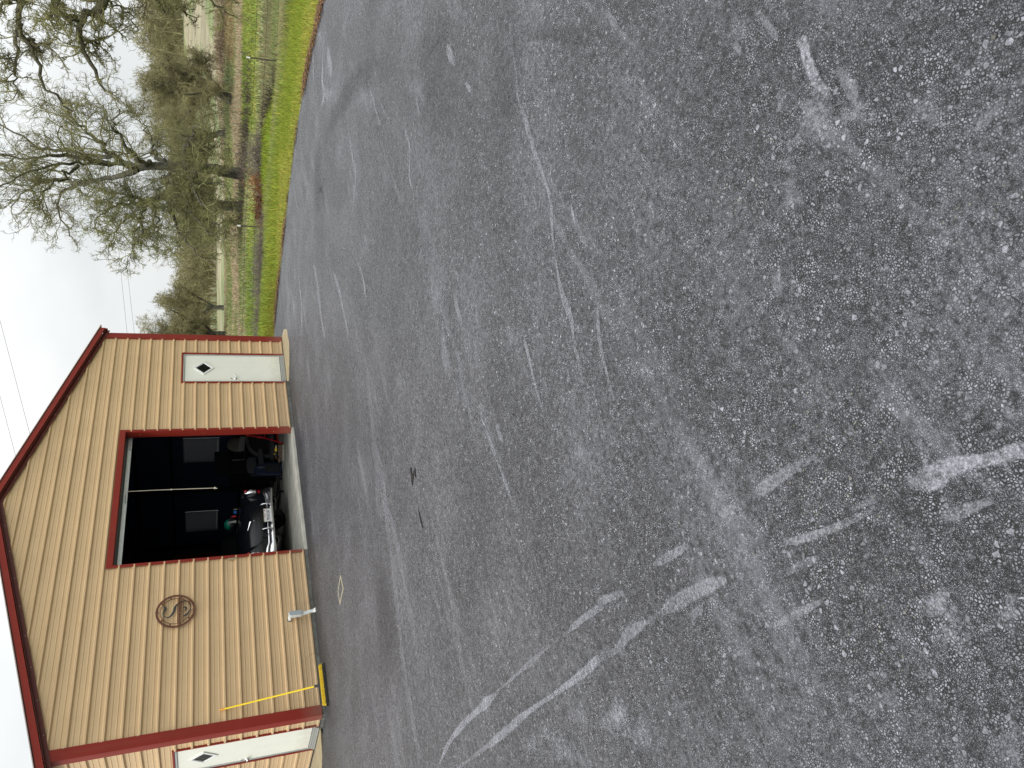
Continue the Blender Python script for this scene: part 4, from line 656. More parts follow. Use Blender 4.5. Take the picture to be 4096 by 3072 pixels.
# personnel doors
def pdoor(T,x0,x1,zt,hx,front):
    # T maps (u along wall, depth outward, z) to world
    def hb(mb,u0,u1,o0,o1,z0,z1,m=0):
        p=[T(u0,o1,z0),T(u1,o1,z0),T(u1,o0,z0),T(u0,o0,z0),T(u0,o1,z1),T(u1,o1,z1),T(u1,o0,z1),T(u0,o0,z1)]; mb.hexa(p,m)
    mb=MB(); hb(mb,x0-.0,x0+.035,-.10,.026,0,zt-.0); hb(mb,x1-.035,x1,-.10,.026,0,zt); hb(mb,x0+.035,x1-.035,-.10,.026,zt-.03,zt)
    mb.build('door_trim',M['red'],bld,bevel=.003)
    a,b,t=x0+.037,x1-.037,zt-.032
    mb=MB(); hb(mb,a,a+.028,-.10,.010,0,t); hb(mb,b-.028,b,-.10,.010,0,t); hb(mb,a+.028,b-.028,-.10,.010,t-.032,t)
    dr=mb.build('door_frame',M['alu'],bld,bevel=.003)
    mb=MB(); 
    for q in range(3): hb(mb,a+.028,b-.028,-.10,.012+.014*(2-q),.004+.031*q,.030+.031*q)
    mb.build('threshold',M['alu'],dr)
    mb=MB(); a2,b2=a+.03,b-.03; hb(mb,a2,b2,-.045,-.005,.10,t-.036); d=mb.build('door',M['white'],bld,bevel=.003)
    uc=(a2+b2)/2; zc=1.70; R1,R2,R3=.212,.178,.152
    def ring(mb,ra,rb,o0,o1,m=0):
        A=[(0,ra),(ra,0),(0,-ra),(-ra,0)]; B=[(0,rb),(rb,0),(0,-rb),(-rb,0)]
        for i in range(4):
            a_,b_=A[i],A[(i+1)%4]; c_,d_=B[(i+1)%4],B[i]
            mb.hexa([T(uc+a_[0],o0,zc+a_[1]),T(uc+b_[0],o0,zc+b_[1]),T(uc+c_[0],o0,zc+c_[1]),T(uc+d_[0],o0,zc+d_[1]),T(uc+a_[0],o1,zc+a_[1]),T(uc+b_[0],o1,zc+b_[1]),T(uc+c_[0],o1,zc+c_[1]),T(uc+d_[0],o1,zc+d_[1])],m)
    mb=MB(); ring(mb,R1,R3+.012,-.004,.013); ring(mb,R3+.012,R3,-.004,.006)
    f=mb.build('window_frame',M['frame'],d,bevel=.003)
    mb=MB(); mb.add([T(uc,-.002,zc+R3),T(uc+R3,-.002,zc),T(uc,-.002,zc-R3),T(uc-R3,-.002,zc)],[(0,1,2,3)]); mb.build('pane',M['glass'],f)
    hu=hx; hz=1.06; s=1 if hu<uc else -1
    mb=MB(); mb.tube([T(hu,-.005,hz),T(hu,.012,hz)],.031,14); mb.tube([T(hu,.01,hz),T(hu,.05,hz)],.011,8); mb.tube([T(hu,.05,hz),T(hu+s*.05,.055,hz+.002),T(hu+s*.105,.05,hz-.004)],[.012,.011,.008],8)
    mb.build('handle',M['chrome'],d,smooth=True)
    mb=MB(); mb.tube([T(hu,-.005,hz+.085),T(hu,.012,hz+.085)],.022,12); mb.build('deadbolt',M['chrome'],d)
pdoor(lambda u,o,z:(u,-o,z),DX0,DX1,DZ,4.60,True)
pdoor(lambda u,o,z:(XL-o,u,z),SY0,SY1,SZ,1.24,False)
# concrete ramps at the doors
mb=MB(); top=[(4.42,-.03),(5.95,-.03),(6.5,.35),(6.5,1.2),(6.02,1.2)]
mb.add([(4.50,-.028,-.008),(6.03,-.028,-.008),(6.03,1.2,-.03),(6.45,1.2,-.049),(6.15,-.15,-.049),(5.6,-.62,-.049),(5.0,-.72,-.049),(4.78,-.55,-.049),(4.46,-.06,-.049),
        (5.6,-.62,-.2),(5.0,-.72,-.2),(4.78,-.55,-.2),(4.46,-.06,-.2),(6.15,-.15,-.2),(6.45,1.2,-.2)],
       [(0,8,7),(0,7,6),(0,6,5,1),(1,5,4),(1,4,3,2),(8,12,11,7),(7,11,10,6),(6,10,9,5),(5,9,13,4),(4,13,14,3)])
mb.build('door_ramp',M['pad'],bld)
mb=MB(); mb.add([(XL-.03,.42,-.010),(XL-.03,2.3,-.010),(XL-.10,.55,-.049),(XL-.32,.82,-.049),(XL-.50,1.1,-.049),(XL-.62,2.3,-.049),(XL-.32,.82,-.2),(XL-.50,1.1,-.2),(XL-.62,2.3,-.2),(XL-.10,.55,-.2)],
   [(0,2,3),(0,3,4),(0,4,5,1),(2,9,6,3),(3,6,7,4),(4,7,8,5)])
mb.build('door_ramp',M['pad'],bld)
# grey conduit body on the wall
bx,by=-1.300,-.130
mb=MB(); mb.box(bx-.046,bx+.046,by-.045,by+.045,.165,.385); cf=mb.build('conduit_fitting',M['pvc'],bld,bevel=.024,smooth=True); cf.modifiers[0].segments=4
pl=[]
for k in range(24):
    a=2*math.pi*k/24; c_,s_=math.cos(a),math.sin(a); pl.append((bx+.040*math.copysign(abs(c_)**.7,c_),.275+.070*math.copysign(1,s_)+.036*s_))
mb=MB(); mb.prism(pl,by-.052,by-.044,'y'); mb.build('cover_plate',mat('pvc_cover',(.33,.37,.385),.4),cf)
bs=bx-.018; mb=MB(); mb.tube([(bs,by+.02,.36),(bs,-.06,.36),(bs,.0,.36)],.031,14); mb.tube([(bs,-.012,.36),(bs,.0,.36)],.039,12,m=1); mb.build('wall_stub',[M['pvcw'],M['blackmat']],cf,smooth=False)
mb=MB(); mb.tube([(bx,by,.17),(bx+.004,by-.005,.09),(bx+.012,by-.02,.02),(bx+.012,by-.03,-.06)],[.032,.031,.029,.029],12); mb.tube([(bx,by,.175),(bx,by,.150)],.037,12); mb.build('pipe',M['pvc'],cf,smooth=False)
mb=MB(); mb.ball((bx+.012,by-.028,-.032),.034,10,6,sz=.8); mb.ball((bx+.03,by-.05,-.045),.02,8,5); mb.ball((bx-.01,by-.05,-.047),.018,8,5); mb.build('foam_collar',M['pvcw'],cf)
# weed stem by the wall
o=MB(); o.tube([(-2.0,-.06,-.05),(-1.99,-.05,.03),(-2.02,-.045,.10),(-2.07,-.05,.15),(-2.11,-.055,.17)],[.003,.0025,.002,.0015,.001],5)
ws=o.build('dry_weed',M['wood']); tag(ws,'thin dry weed stem bent against the foot of the tan wall','weed')
# ------------------------------------------------------------------ round name sign
sg=empty('wall_sign',(-.945,-.045,2.118),'round rusty ring sign with black letter and name bar on the tan wall','sign')
cx,cz,yy=-.945,2.118,-.052
def annulus(mb,ra,rb,y0,y1,a0=0,a1=2*math.pi,n=64,m=0):
    for i in range(n):
        a,b=a0+(a1-a0)*i/n,a0+(a1-a0)*(i+1)/n
        q=lambda r,t,y:(cx+r*math.cos(t),y,cz+r*math.sin(t))
        mb.hexa([q(ra,a,y0),q(ra,b,y0),q(rb,b,y0),q(rb,a,y0),q(ra,a,y1),q(ra,b,y1),q(rb,b,y1),q(rb,a,y1)],m)
mb=MB(); annulus(mb,.296,.262,yy,yy+.004); annulus(mb,.232,.222,yy,yy+.004,n=56)
for k in range(10):
    a=math.pi/2+2*math.pi*(k)/10+.0; w_=.012 if k%5 else .006
    ux,uz=math.cos(a),math.sin(a); px,pz=-uz,ux
    p=lambda r,s,y:(cx+ux*r+px*s,y,cz+uz*r+pz*s)
    mb.hexa([p(.228,-w_,yy+.0005),p(.266,-w_,yy+.0005),p(.266,w_,yy+.0005),p(.228,w_,yy+.0005),p(.228,-w_,yy+.0035),p(.266,-w_,yy+.0035),p(.266,w_,yy+.0035),p(.228,w_,yy+.0035)])
mb.build('ring',M['rust'],sg)
Sp=[(.40,.53,.012),(.30,.54,.05),(.20,.50,.062),(.10,.56,.05),(.0,.61,.03),(-.12,.615,.022),(-.24,.56,.018),(-.32,.44,.022),(-.33,.34,.03),(-.26,.24,.042),(-.14,.15,.052),(0,.08,.062),(.16,.04,.065),(.31,.0,.055),(.43,-.1,.044),(.52,-.24,.036),(.57,-.40,.032),(.555,-.54,.03),(.48,-.65,.026),(.36,-.73,.023),(.2,-.76,.022),(.05,-.74,.026),(-.10,-.68,.032),(-.22,-.60,.042),(-.31,-.50,.05),(-.36,-.40,.03)]
S2=[(-.02,-.42,.012),(.02,-.50,.03),(.09,-.53,.042),(.17,-.50,.045),(.20,-.44,.035),(.16,-.38,.015)]
mb=MB(); 
for pts in (Sp,S2):
    q=catmull(pts,6); secs=[]
    for i,p_ in enumerate(q):
        d=q[min(i+1,len(q)-1)][:2]-q[max(i-1,0)][:2]; d/=np.linalg.norm(d); nn=np.array((-d[1],d[0])); a=p_[:2]+nn*p_[2]; b=p_[:2]-nn*p_[2]; k=.296
        secs.append([(cx+a[0]*k,yy+.006,cz+a[1]*k),(cx+b[0]*k,yy+.006,cz+b[1]*k),(cx+b[0]*k,yy+.010,cz+b[1]*k),(cx+a[0]*k,yy+.010,cz+a[1]*k)])
    mb.loft(secs,closed=True,caps=True)
mb.build('letter',M['sblack'],sg)
mb=MB(); mb.box(cx-.225,cx+.225,yy-.002,yy+.004,cz-.036,cz-.024); mb.box(cx-.228,cx+.228,yy-.002,yy+.004,cz-.050,cz-.042); mb.box(cx-.195,cx+.195,yy-.002,yy+.004,cz-.116,cz-.109)
bar=mb.build('name_bar',M['rust'],sg)
text_mesh('lettering','SCHUMANN',.072,Matrix.Translation((cx,yy+.001,cz-.0795))@FRONT,M['rust'],bar,ext=.002,width=.385)
for a in (math.pi/2,-math.pi/2): mb=MB(); mb.tube([(cx,yy-.004,cz+.232*math.sin(a)),(cx,.0,cz+.232*math.sin(a))],.005,8); mb.build('bolt',M['galv'],sg)
# ------------------------------------------------------------------ push broom
br=empty('push_broom',(-2.72,-.43,-.05),'push broom with a yellow handle and yellow and black bristles leaning on the tan wall','broom')
mb=MB(); hb=Vector((-2.715,-.425,.085)); ht=Vector((-2.675,-.032,1.472))
# handle foot is at the head, top rests on the wall
mb.tube([hb,hb.lerp(ht,.5),hb.lerp(ht,.955)],.0125,10); mb.tube([hb.lerp(ht,.955),ht],.0135,10,m=1); mb.build('handle',[M['yellow'],M['orange']],br,smooth=False)
mb=MB(); mb.tube([hb+Vector((0,0,-.045)),hb+Vector((0.0,.012,.05))],[.03,.018],8); mb.build('socket',M['sblack'],br)
x0,x1=-3.035,-2.415; yc=-.43
mb=MB(); mb.box(x0+.01,x1-.01,yc-.03,yc+.035,.034,.052); mb.build('block',M['blackb'],br,bevel=.006)
def bristle(name,m,y0,y1,zt,zb,flare,n,r=.004):
    mb=MB(); mb.box(x0+.012,x1-.012,y0+.004,y1-.004,zb+.010,zt)
    for i in range(n):
        x=random.uniform(x0,x1); y=random.uniform(y0,y1); fx=(x-(x0+x1)/2)/.31; a=random.uniform(0,6.28)
        dx=fx**3*.02+random.uniform(-.006,.006); dy=flare*random.uniform(.5,1.2)
        mb.tube([(x,y,zt),(x+dx,y+dy,zb+random.uniform(-.004,.004))],[r,r*.6],4,cap=False)
    mb.build(name,m,br)
bristle('bristles',M['yellowb'],yc-.052,yc-.002,.046,-.010,-.010,600)
bristle('bristles',M['blackb'],yc-.062,yc-.045,-.004,-.048,-.02,400)
bristle('bristles',M['blackb'],yc-.030,yc+.03,.034,-.048,.01,300)
# ------------------------------------------------------------------ black 1950s sedan, tail to the opening
CX,CY=1.78,1.42
car=empty('parked_car',(CX,CY+2.4,0),'black vintage sedan with chrome rear bumper parked inside the garage, tail outwards','car')
def cp(x,s,z): return (CX+x,CY+s,z)
# lower body: s, half width, fender z, deck z, sill z
B_=[(.0,.70,.60,.585,.42),(.015,.76,.72,.68,.38),(.05,.80,.84,.78,.33),(.12,.84,.93,.87,.30),(.25,.86,.985,.945,.27),(.5,.88,1.0,1.0,.25),(.8,.90,.995,1.03,.25),(1.1,.91,.985,1.05,.24),(1.6,.92,.97,1.02,.24),(2.6,.92,.97,1.0,.24),(3.2,.91,.98,1.03,.25),(3.9,.89,.97,1.02,.27),(4.5,.86,.93,.95,.30),(4.75,.80,.85,.82,.34),(4.85,.70,.68,.62,.4)]
secs=[]
for s,h,zf,zd,zs in B_:
    half=[(h-.10,zs),(h-.02,zs+.06),(h,zs+(zf-zs)*.45),(h-.005,zs+(zf-zs)*.72),(h-.035,zf-.045),(h-.085,zf),(h-.15,zf-.012),(h-.215,(zf+zd)/2-.03),(h-.27,zd-.02),(h-.40,zd),(.22,zd+.014),(0,zd+.018)]
    secs.append([cp(x,s,z) for x,z in half]+[cp(-x,s,z) for x,z in half[-2::-1]])
mb=MB(); mb.loft(secs,caps=True); body=mb.build('body',M['black'],car,smooth=True,sub=2)
# greenhouse
G_=[(1.02,.50,1.03),(1.18,.60,1.17),(1.42,.635,1.34),(1.7,.645,1.44),(2.1,.645,1.49),(2.6,.64,1.50),(2.95,.62,1.45),(3.2,.60,1.25),(3.4,.58,1.02)]
secs=[]
for s,h,z in G_:
    half=[(h+.17,.96),(h+.13,min(z,1.08)),(h+.06,1.0+(z-1.0)*.62),(h,z-.05),(h-.10,z-.012),(h-.3,z),(0,z+.008)]
    secs.append([cp(x,s,zz) for x,zz in half]+[cp(-x,s,zz) for x,zz in half[-2::-1]])
mb=MB(); mb.loft(secs); mb.build('roof',M['black'],car,smooth=True,sub=2)
mb=MB(); mb.loft([[cp(x,1.055+.0*abs(x),1.075) for x in (-.46,-.2,0,.2,.46)],[cp(x,1.20,1.205) for x in (-.48,-.2,0,.2,.48)],[cp(x,1.40,1.35) for x in (-.42,-.2,0,.2,.42)]]); mb.build('rear_window',M['glass'],car,smooth=True)
# trunk lid: the middle of the deck, standing a finger's breadth proud of the body
secs=[]
def zdk(s_):
    return float(np.interp(s_,[q[0] for q in B_],[q[3] for q in B_]))
for s,h in [(.0,.50),(.008,.56),(.03,.585),(.07,.595),(.12,.60),(.25,.60),(.5,.585),(.8,.56),(1.0,.50)]:
    z=zdk(s)+.028; back=.022*max(0,1-s/.4)
    secs.append([cp(x,s-bk,zz) for x,bk,zz in [(-h,back*.2,z-.05),(-h+.012,back*.8,z-.022),(-h+.07,back,z-.006),(-.25,back+.01*max(0,1-s/.4),z+.012),(0,back+.014*max(0,1-s/.4),z+.018),(.25,back+.01*max(0,1-s/.4),z+.012),(h-.07,back,z-.006),(h-.012,back*.8,z-.022),(h,back*.2,z-.05)]])
mb=MB(); mb.loft(secs); tl=mb.build('trunk_lid',M['black'],car,smooth=True,sub=2)
mb=MB()
for s in (-1,1):
    o_=lambda x,d,z:cp(s*x,.03+(z-.78)*.55-.045-d,z)
    mb.hexa([o_(0,0,.80),o_(.19,0,.868),o_(.19,0,.872),o_(0,0,.828),o_(0,.022,.800),o_(.19,.006,.867),o_(.19,.006,.872),o_(0,.022,.828)])
mb.build('emblem',M['chrome'],tl)
mb=MB(); mb.tube([cp(.005,.04,.748),cp(.005,-.03,.744)],.014,12); mb.build('lock',M['chrome'],tl)
# bumper
def bsec(x,y,zb,zt,bulge):
    n=10; o=[]
    for k in range(n):
        t=k/(n-1); z=zb+(zt-zb)*t; o.append((x,y-bulge*max(0,math.sin(math.pi*min(1,t*1.3+.02)))**.35 + (.055*max(0,t-.3)/.7),z))
    return o+[(x,y+.03,zt),(x,y+.03,zb)]
mb=MB(); secs=[]
for xx,yy,zb,zt,bl in [(-.935,.42,.36,.53,.02),(-.93,.22,.35,.545,.03),(-.905,.08,.335,.56,.04),(-.85,-.02,.335,.56,.05),(-.76,-.065,.335,.555,.055),(-.66,-.085,.335,.535,.055),(-.60,-.09,.345,.50,.045),(-.5,-.095,.35,.497,.045),(-.25,-.105,.352,.497,.045),(0,-.108,.352,.497,.045)]:
    secs.append(bsec(CX+xx,CY+yy,zb,zt,bl))
full=secs+[[(2*CX-x,y,z) for x,y,z in q] for q in secs[-2::-1]]
mb.loft(full,closed=True,caps=True); bmp=mb.build('rear_bumper',M['bumper'],car,smooth=True,sub=1)
for s in (-1,1):
    mb=MB(); x=CX+s*.315
    mb.loft([[(x-.03*w,CY+yo,z),(x,CY+yo-.03*w-.01,z+.0),(x+.03*w,CY+yo,z),(x,CY+yo+.05,z)] for z,w,yo in ((.345,.6,-.15),(.40,1,-.17),(.48,1.0,-.175),(.56,.9,-.165),(.615,.55,-.14),(.63,.2,-.12))],closed=True,caps=True)
    mb.build('bumper_guard',M['chrome'],bmp,smooth=True,sub=1)
for x in (.50,-.48):
    mb=MB(); mb.tube([cp(x,-.10,.30),cp(x,.5,.30)],.032,14,cap=False); mb.tube([cp(x,-.10,.30),cp(x,.3,.30)],.027,14,m=1); mb.build('exhaust_pipe',[M['chrome'],M['blackmat']],car,smooth=True)
# tail lights standing on the fender ends
for s in (-1,1):
    x=s*.79; mb=MB(); secs=[]
    for z,w,d in ((.66,.035,.03),(.69,.05,.045),(.76,.055,.05),(.84,.052,.045),(.91,.043,.03),(.96,.028,.015),(.985,.008,.0)):
        yb=.035 + max(0,(z-.80))*.42; w*=1.25
        secs.append([cp(x+w*math.cos(t)*1.0,yb-d*math.sin(t)*1.3-.02,z) for t in [math.pi*k/8 for k in range(9)]]+[cp(x-w,yb+.16,z),cp(x+w,yb+.16,z)])
    mb.loft(secs,closed=True,caps=True); tlm=mb.build('tail_light',M['chrome'],car,smooth=True,sub=1)
    mb=MB(); mb.ball(cp(x,-.015,.876),.038,14,9,sy=.7); mb.build('red_lens',M['redlens'],tlm,smooth=True); mb=MB(); mb.ball(cp(x,-.045,.735),.013,8,6); mb.build('red_lens',M['redlens'],tlm,smooth=True)
    mb=MB(); mb.ball(cp(x,-.04,.775),.028,12,8,sz=1.5,sy=.5); mb.build('reversing_lens',M['lens'],tlm,smooth=True)
    mb=MB(); mb.box(CX+x-.03,CX+x+.03,CY-.0,CY+.03,.585,.635); mb.build('reflector',M['redlens'],car,bevel=.004)
for s in (-1,1):
    for y in (.98,3.95):
        mb=MB(); c=cp(s*.74,y,.335)
        prof=[(.17,-.07),(.30,-.085),(.33,-.07),(.338,0),(.33,.07),(.30,.085),(.17,.07)]
        secs=[[(c[0]+o,c[1]+r*math.cos(t),c[2]+r*math.sin(t)) for r,o in prof] for t in [2*math.pi*k/28 for k in range(29)]]
        mb.loft(secs); w=mb.build('wheel',M['rubber'],car,smooth=True)
        mb=MB(); mb.tube([(c[0]-.06,c[1],c[2]),(c[0]+.06,c[1],c[2])],.175,20); mb.build('rim',M['chrome'],w)
mb=MB(); mb.tube([cp(-.7,.98,.33),cp(.7,.98,.33)],.045,10); mb.tube([cp(.0,.55,.36),cp(.0,.57,.36)],.19,20); mb.box(CX-.6,CX+.6,CY+.25,CY+4.4,.34,.4); mb.build('underbody',M['rubber'],car)
# number plate
pm=MB(); px0,px1=CX-.155,CX+.165; py=CY-.19; tilt=lambda z:py-.02*(.55-z)
pm.hexa([(px0,tilt(.40),.40),(px1,tilt(.40),.40),(px1,tilt(.40)+.004,.40),(px0,tilt(.40)+.004,.40),(px0,py,.555),(px1,py,.555),(px1,py+.004,.555),(px0,py+.004,.555)])
pl=pm.build('number_plate',M['plate'],bmp,bevel=.002)
pc=(px0+px1)/2
text_mesh('plate_number','7FNV247',.092,Matrix.Translation((pc,py-.0045,.466))@FRONT,M['ptext'],pl,ext=.0008,width=.275)
text_mesh('plate_script','California',.026,Matrix.Translation((pc-.01,py-.0025,.535))@FRONT,M['redlens'],pl,ext=.0006,width=.09)
mb=MB(); mb.box(px1-.05,px1-.02,py-.004,py-.001,.528,.546); mb.build('sticker',M['redlens'],pl)
mb=MB()
for a,b in ((px0,px1),):
    mb.box(a-.006,b+.006,py-.006,py+.006,.553,.560); mb.box(a-.006,b+.006,py-.012,py+.004,.394,.400); mb.hexa([(a-.006,py-.010,.40),(a,py-.010,.40),(a,py+.004,.40),(a-.006,py+.004,.40),(a-.006,py-.006,.553),(a,py-.006,.553),(a,py+.006,.553),(a-.006,py+.006,.553)]); mb.hexa([(b,py-.010,.40),(b+.006,py-.010,.40),(b+.006,py+.004,.40),(b,py+.004,.40),(b,py-.006,.553),(b+.006,py-.006,.553),(b+.006,py+.006,.553),(b,py+.006,.553)])
mb.build('plate_frame',M['chrome'],pl)
# ------------------------------------------------------------------ things resting on the car
zd=1.07
hx,hy=2.29,2.16
he=empty('helmet',(hx,hy,zd),'green and dark round helmet with pale flap lying on the black car','helmet')
mb=MB(); mb.ball((hx,hy,zd+.10),.13,18,12,sz=.85); mb.build('shell',M['sblack'],he,smooth=True)
mb=MB(); mb.ball((hx-.01,hy,zd+.128),.122,18,12,sz=.85); mb.build('shell_top',M['green'],he,smooth=True)
mb=MB(); mb.hexa([(hx-.07,hy-.15,zd-.01),(hx-.01,hy-.155,zd-.01),(hx-.01,hy-.15,zd-.01),(hx-.07,hy-.145,zd-.01),(hx-.052,hy-.125,zd+.16),(hx-.024,hy-.128,zd+.16),(hx-.024,hy-.12,zd+.16),(hx-.052,hy-.118,zd+.16)]); mb.build('flap',M['whitecard'],he)
mb=MB(); mb.tube([(2.60,2.16,zd-.03),(2.60,2.16,zd+.03)],.042,18); mb.tube([(2.60,2.16,zd+.03),(2.60,2.16,zd+.032)],.02,12,m=1); tag(mb.build('tape_roll',[M['blue'],M['blackmat']],smooth=False),'blue tape roll on the trunk of the black car','tape')
mb=MB(); mb.tube([(2.50,2.17,zd-.02),(2.50,2.17,zd+.055),(2.50,2.17,zd+.065),(2.50,2.17,zd+.10)],[.026,.026,.011,.006],14); tag(mb.build('bottle',M['redpaint'],smooth=False),'small red squeeze bottle beside the blue tape on the car','bottle')
mb=MB(); mb.tube([(2.70,2.18,zd-.05),(2.70,2.18,zd+.03)],.005,6); tag(mb.build('metal_rod',M['chrome']),'thin bright metal rod upright at the corner of the car deck','rod')
# ------------------------------------------------------------------ clutter at the right inside the opening
cr=empty('creeper_board',(3.75,2.15,0),'dark blue plastic mechanic creeper stood on end on the garage floor','creeper')
mb=MB(); poly=[(3.56,0),(3.93,0),(3.95,.2),(3.93,.45),(3.85,.60),(3.72,.64),(3.62,.58),(3.58,.40)]
mb.prism(poly,2.10,2.18,'y'); mb.build('board',M['blueplastic'],cr,bevel=.02)
mb=MB(); mb.prism([(3.62,.06),(3.87,.06),(3.88,.36),(3.84,.40),(3.66,.38)],2.085,2.10,'y'); mb.build('pad',M['blackfab'],cr,bevel=.012)
text_mesh('lettering','KOBALT',.055,Matrix.Translation((3.80,2.094,.47))@FRONT@Matrix.Rotation(R(-90),4,'Z'),M['whitecard'],cr,ext=.001,width=.16)
for x,z in ((3.60,.04),(3.9,.04)): mb=MB(); mb.tube([(x-.015,2.07,z),(x+.015,2.07,z)],.03,12); mb.build('caster',M['rubber'],cr)
st=empty('car_seat',(5.0,2.75,0),'black bucket seat with pale grey piping standing on the floor beside the red frame','seat')
def pillow(mb,poly,y0,y1,m=0): mb.prism(poly,y0,y1,'y',m)
mb=MB(); pillow(mb,[(4.62,.15),(4.66,.42),(4.78,.60),(4.95,.68),(5.3,.70),(5.45,.5),(5.4,.12)],2.62,2.86); mb.build('backrest',M['blackfab'],st,bevel=.05)
mb=MB(); mb.tube(catmull([(4.56,2.60,.16),(4.60,2.60,.40),(4.72,2.60,.58),(4.95,2.60,.69),(5.30,2.60,.70)],6),[.045]*25,10); mb.build('piping',M['greyfab'],st,smooth=True)
mb=MB(); pillow(mb,[(4.45,.1),(5.3,.1),(5.3,.22),(4.45,.20)],2.25,2.65); mb.build('seat',M['greyfab'],st,bevel=.04)
mb=MB(); pillow(mb,[(4.5,.0),(5.25,.0),(5.25,.1),(4.5,.1)],2.3,2.8); mb.build('base',M['blackmat'],st,bevel=.01)
s2=empty('office_chair',(4.5,2.95,0),'dark grey padded office chair between the creeper and the black cabinet','chair')
mb=MB(); pillow(mb,[(4.30,.50),(4.78,.50),(4.80,.66),(4.72,.74),(4.40,.74),(4.31,.68)],2.86,2.96); mb.build('backrest',M['greyfab'],s2,bevel=.03)
mb=MB(); pillow(mb,[(4.20,.36),(4.75,.36),(4.78,.47),(4.18,.47)],2.5,2.92); mb.build('seat',M['greyfab'],s2,bevel=.03)
mb=MB(); mb.tube([(4.48,2.72,.05),(4.48,2.72,.38)],.028,10)
for k in range(5):
    a=2*math.pi*k/5; mb.tube([(4.48,2.72,.08),(4.48+.24*math.cos(a),2.72+.24*math.sin(a),.05)],[.022,.014],6); mb.ball((4.48+.24*math.cos(a),2.72+.24*math.sin(a),.026),.026,8,6)
mb.build('base',M['blackmat'],s2)
mb=MB(); mb.box(4.58,5.40,3.20,3.62,0,1.12); mb.box(4.60,4.985,3.19,3.20,.05,1.08); mb.box(4.995,5.38,3.19,3.20,.05,1.08); cb=mb.build('cabinet',M['blackmat'],bevel=.004); tag(cb,'black two door cabinet against the dark wall under the window','cabinet')
mb=MB(); mb.box(4.985,4.995,3.18,3.192,.62,1.06); mb.build('edge_strip',M['galv'],cb)
mb=MB(); mb.box(4.64,5.36,3.26,3.32,1.135,1.46,0); mb.box(4.9,5.1,3.2,3.45,1.12,1.135); mb.box(4.96,5.04,3.3,3.34,1.13,1.2); tag(mb.build('screen',M['rubber'],bevel=.004),'black flat screen standing on the cabinet in front of the blinds','screen')
sk=empty('cloth_sack',(5.2,2.95,.72),'slumped beige sack with a pale card flap above the black seat','sack')
mb=MB(); secs=[]
for z,w,o in ((.80,.20,0),(.86,.24,.01),(.94,.25,.0),(1.04,.22,.02),(1.12,.17,.03),(1.17,.08,.02)):
    secs.append([(5.33+o+w*math.cos(t)*(1+.12*math.sin(3*t+z*9)),3.02+w*.45*math.sin(t),z+.02*math.sin(2*t)) for t in [2*math.pi*k/14 for k in range(14)]])
mb.loft(secs,closed=True,caps=True); mb.build('bag',M['beige'],sk,smooth=True,sub=1)
mb=MB(); mb.hexa([(5.02,2.86,.78),(5.45,2.84,.72),(5.46,2.90,.72),(5.03,2.92,.78),(4.99,2.85,.93),(5.48,2.84,.86),(5.48,2.88,.86),(5.0,2.9,.93)]); mb.build('flap',M['whitecard'],sk,bevel=.004)
mb=MB(); mb.box(4.95,5.7,2.88,3.18,.70,.76); mb.tube([(5.02,2.92,0),(5.02,2.92,.7)],.02,8); mb.tube([(5.62,2.92,0),(5.62,2.92,.7)],.02,8); mb.tube([(5.02,3.14,0),(5.02,3.14,.7)],.02,8); mb.tube([(5.62,3.14,0),(5.62,3.14,.7)],.02,8); tag(mb.build('side_table',M['blackmat'],bevel=.003),'small black table carrying the beige sack behind the black seat','table')
rf=empty('engine_stand',(4.05,1.5,0),'bright red tubular steel stand just inside the right side of the opening','stand')
mb=MB(); mb.tube([(3.87,1.36,.02),(3.99,1.36,.26),(4.09,1.36,.52),(4.16,1.36,.82)],.016,8); mb.build('leg',M['redpaint'],rf)
mb=MB(); mb.tube([(3.95,1.36,.135),(4.45,1.40,.13)],.02,8); mb.tube([(4.085,1.36,.47),(4.085,1.36,.56)],.026,10); mb.tube([(4.08,1.36,.41),(4.4,1.4,.41)],.014,8); mb.build('crossbar',M['redpaint'],rf)
mb=MB(); mb.tube([(4.47,1.42,.02),(4.45,1.40,.5),(4.40,1.40,.9)],.018,8); mb.build('leg',M['redpaint'],rf)
# timber offcuts with a cordless tool
wb=MB()
bd=Vector((-.20,.33,0)).normalized(); bn=Vector((bd.y,-bd.x,0))
def plank(name,m,o,l,w,z0,z1,label):
    a=Vector((3.83,1.36,0))+bn*o; b=a+bd*l; mb=MB()
    mb.hexa([(*a.xy,z0),(*(a+bn*w).xy,z0),(*(b+bn*w).xy,z0),(*b.xy,z0),(*a.xy,z1),(*(a+bn*w).xy,z1),(*(b+bn*w).xy,z1),(*b.xy,z1)]); o_=mb.build('timber',m,bevel=.003)
    return tag(o_,label,'timber','timber offcuts stacked on the garage floor')
plank('timber',M['woodl'],.0,.40,.14,0,.035,'pale timber offcut lying on the garage floor, bottom of its stack')
plank('timber',M['wood'],.012,.33,.12,.036,.085,'brown weathered timber offcut in the middle of the small stack')
plank('timber',M['wood'],.0,.41,.12,.086,.125,'brown weathered timber offcut on top of the stack under the yellow drill')
dr_=empty('cordless_drill',(3.74,1.5,.125),'yellow and black cordless drill lying on the timber stack','drill')
c=Vector((3.735,1.53,.125))
mb=MB(); mb.tube([c+Vector((.09,-.10,.05)),c+Vector((.03,-.03,.05))],[.022,.03],10); mb.tube([c+Vector((-.01,.01,.03)),c+Vector((-.01,.01,.10))],.016,8); mb.build('body',M['yellow'],dr_)
mb=MB(); mb.tube([c+Vector((.03,-.03,.05)),c+Vector((-.05,.06,.05))],.032,10); mb.box(c.x-.09,c.x-.03,c.y+.04,c.y+.11,.127,.165); mb.build('motor_housing',M['blackmat'],dr_)
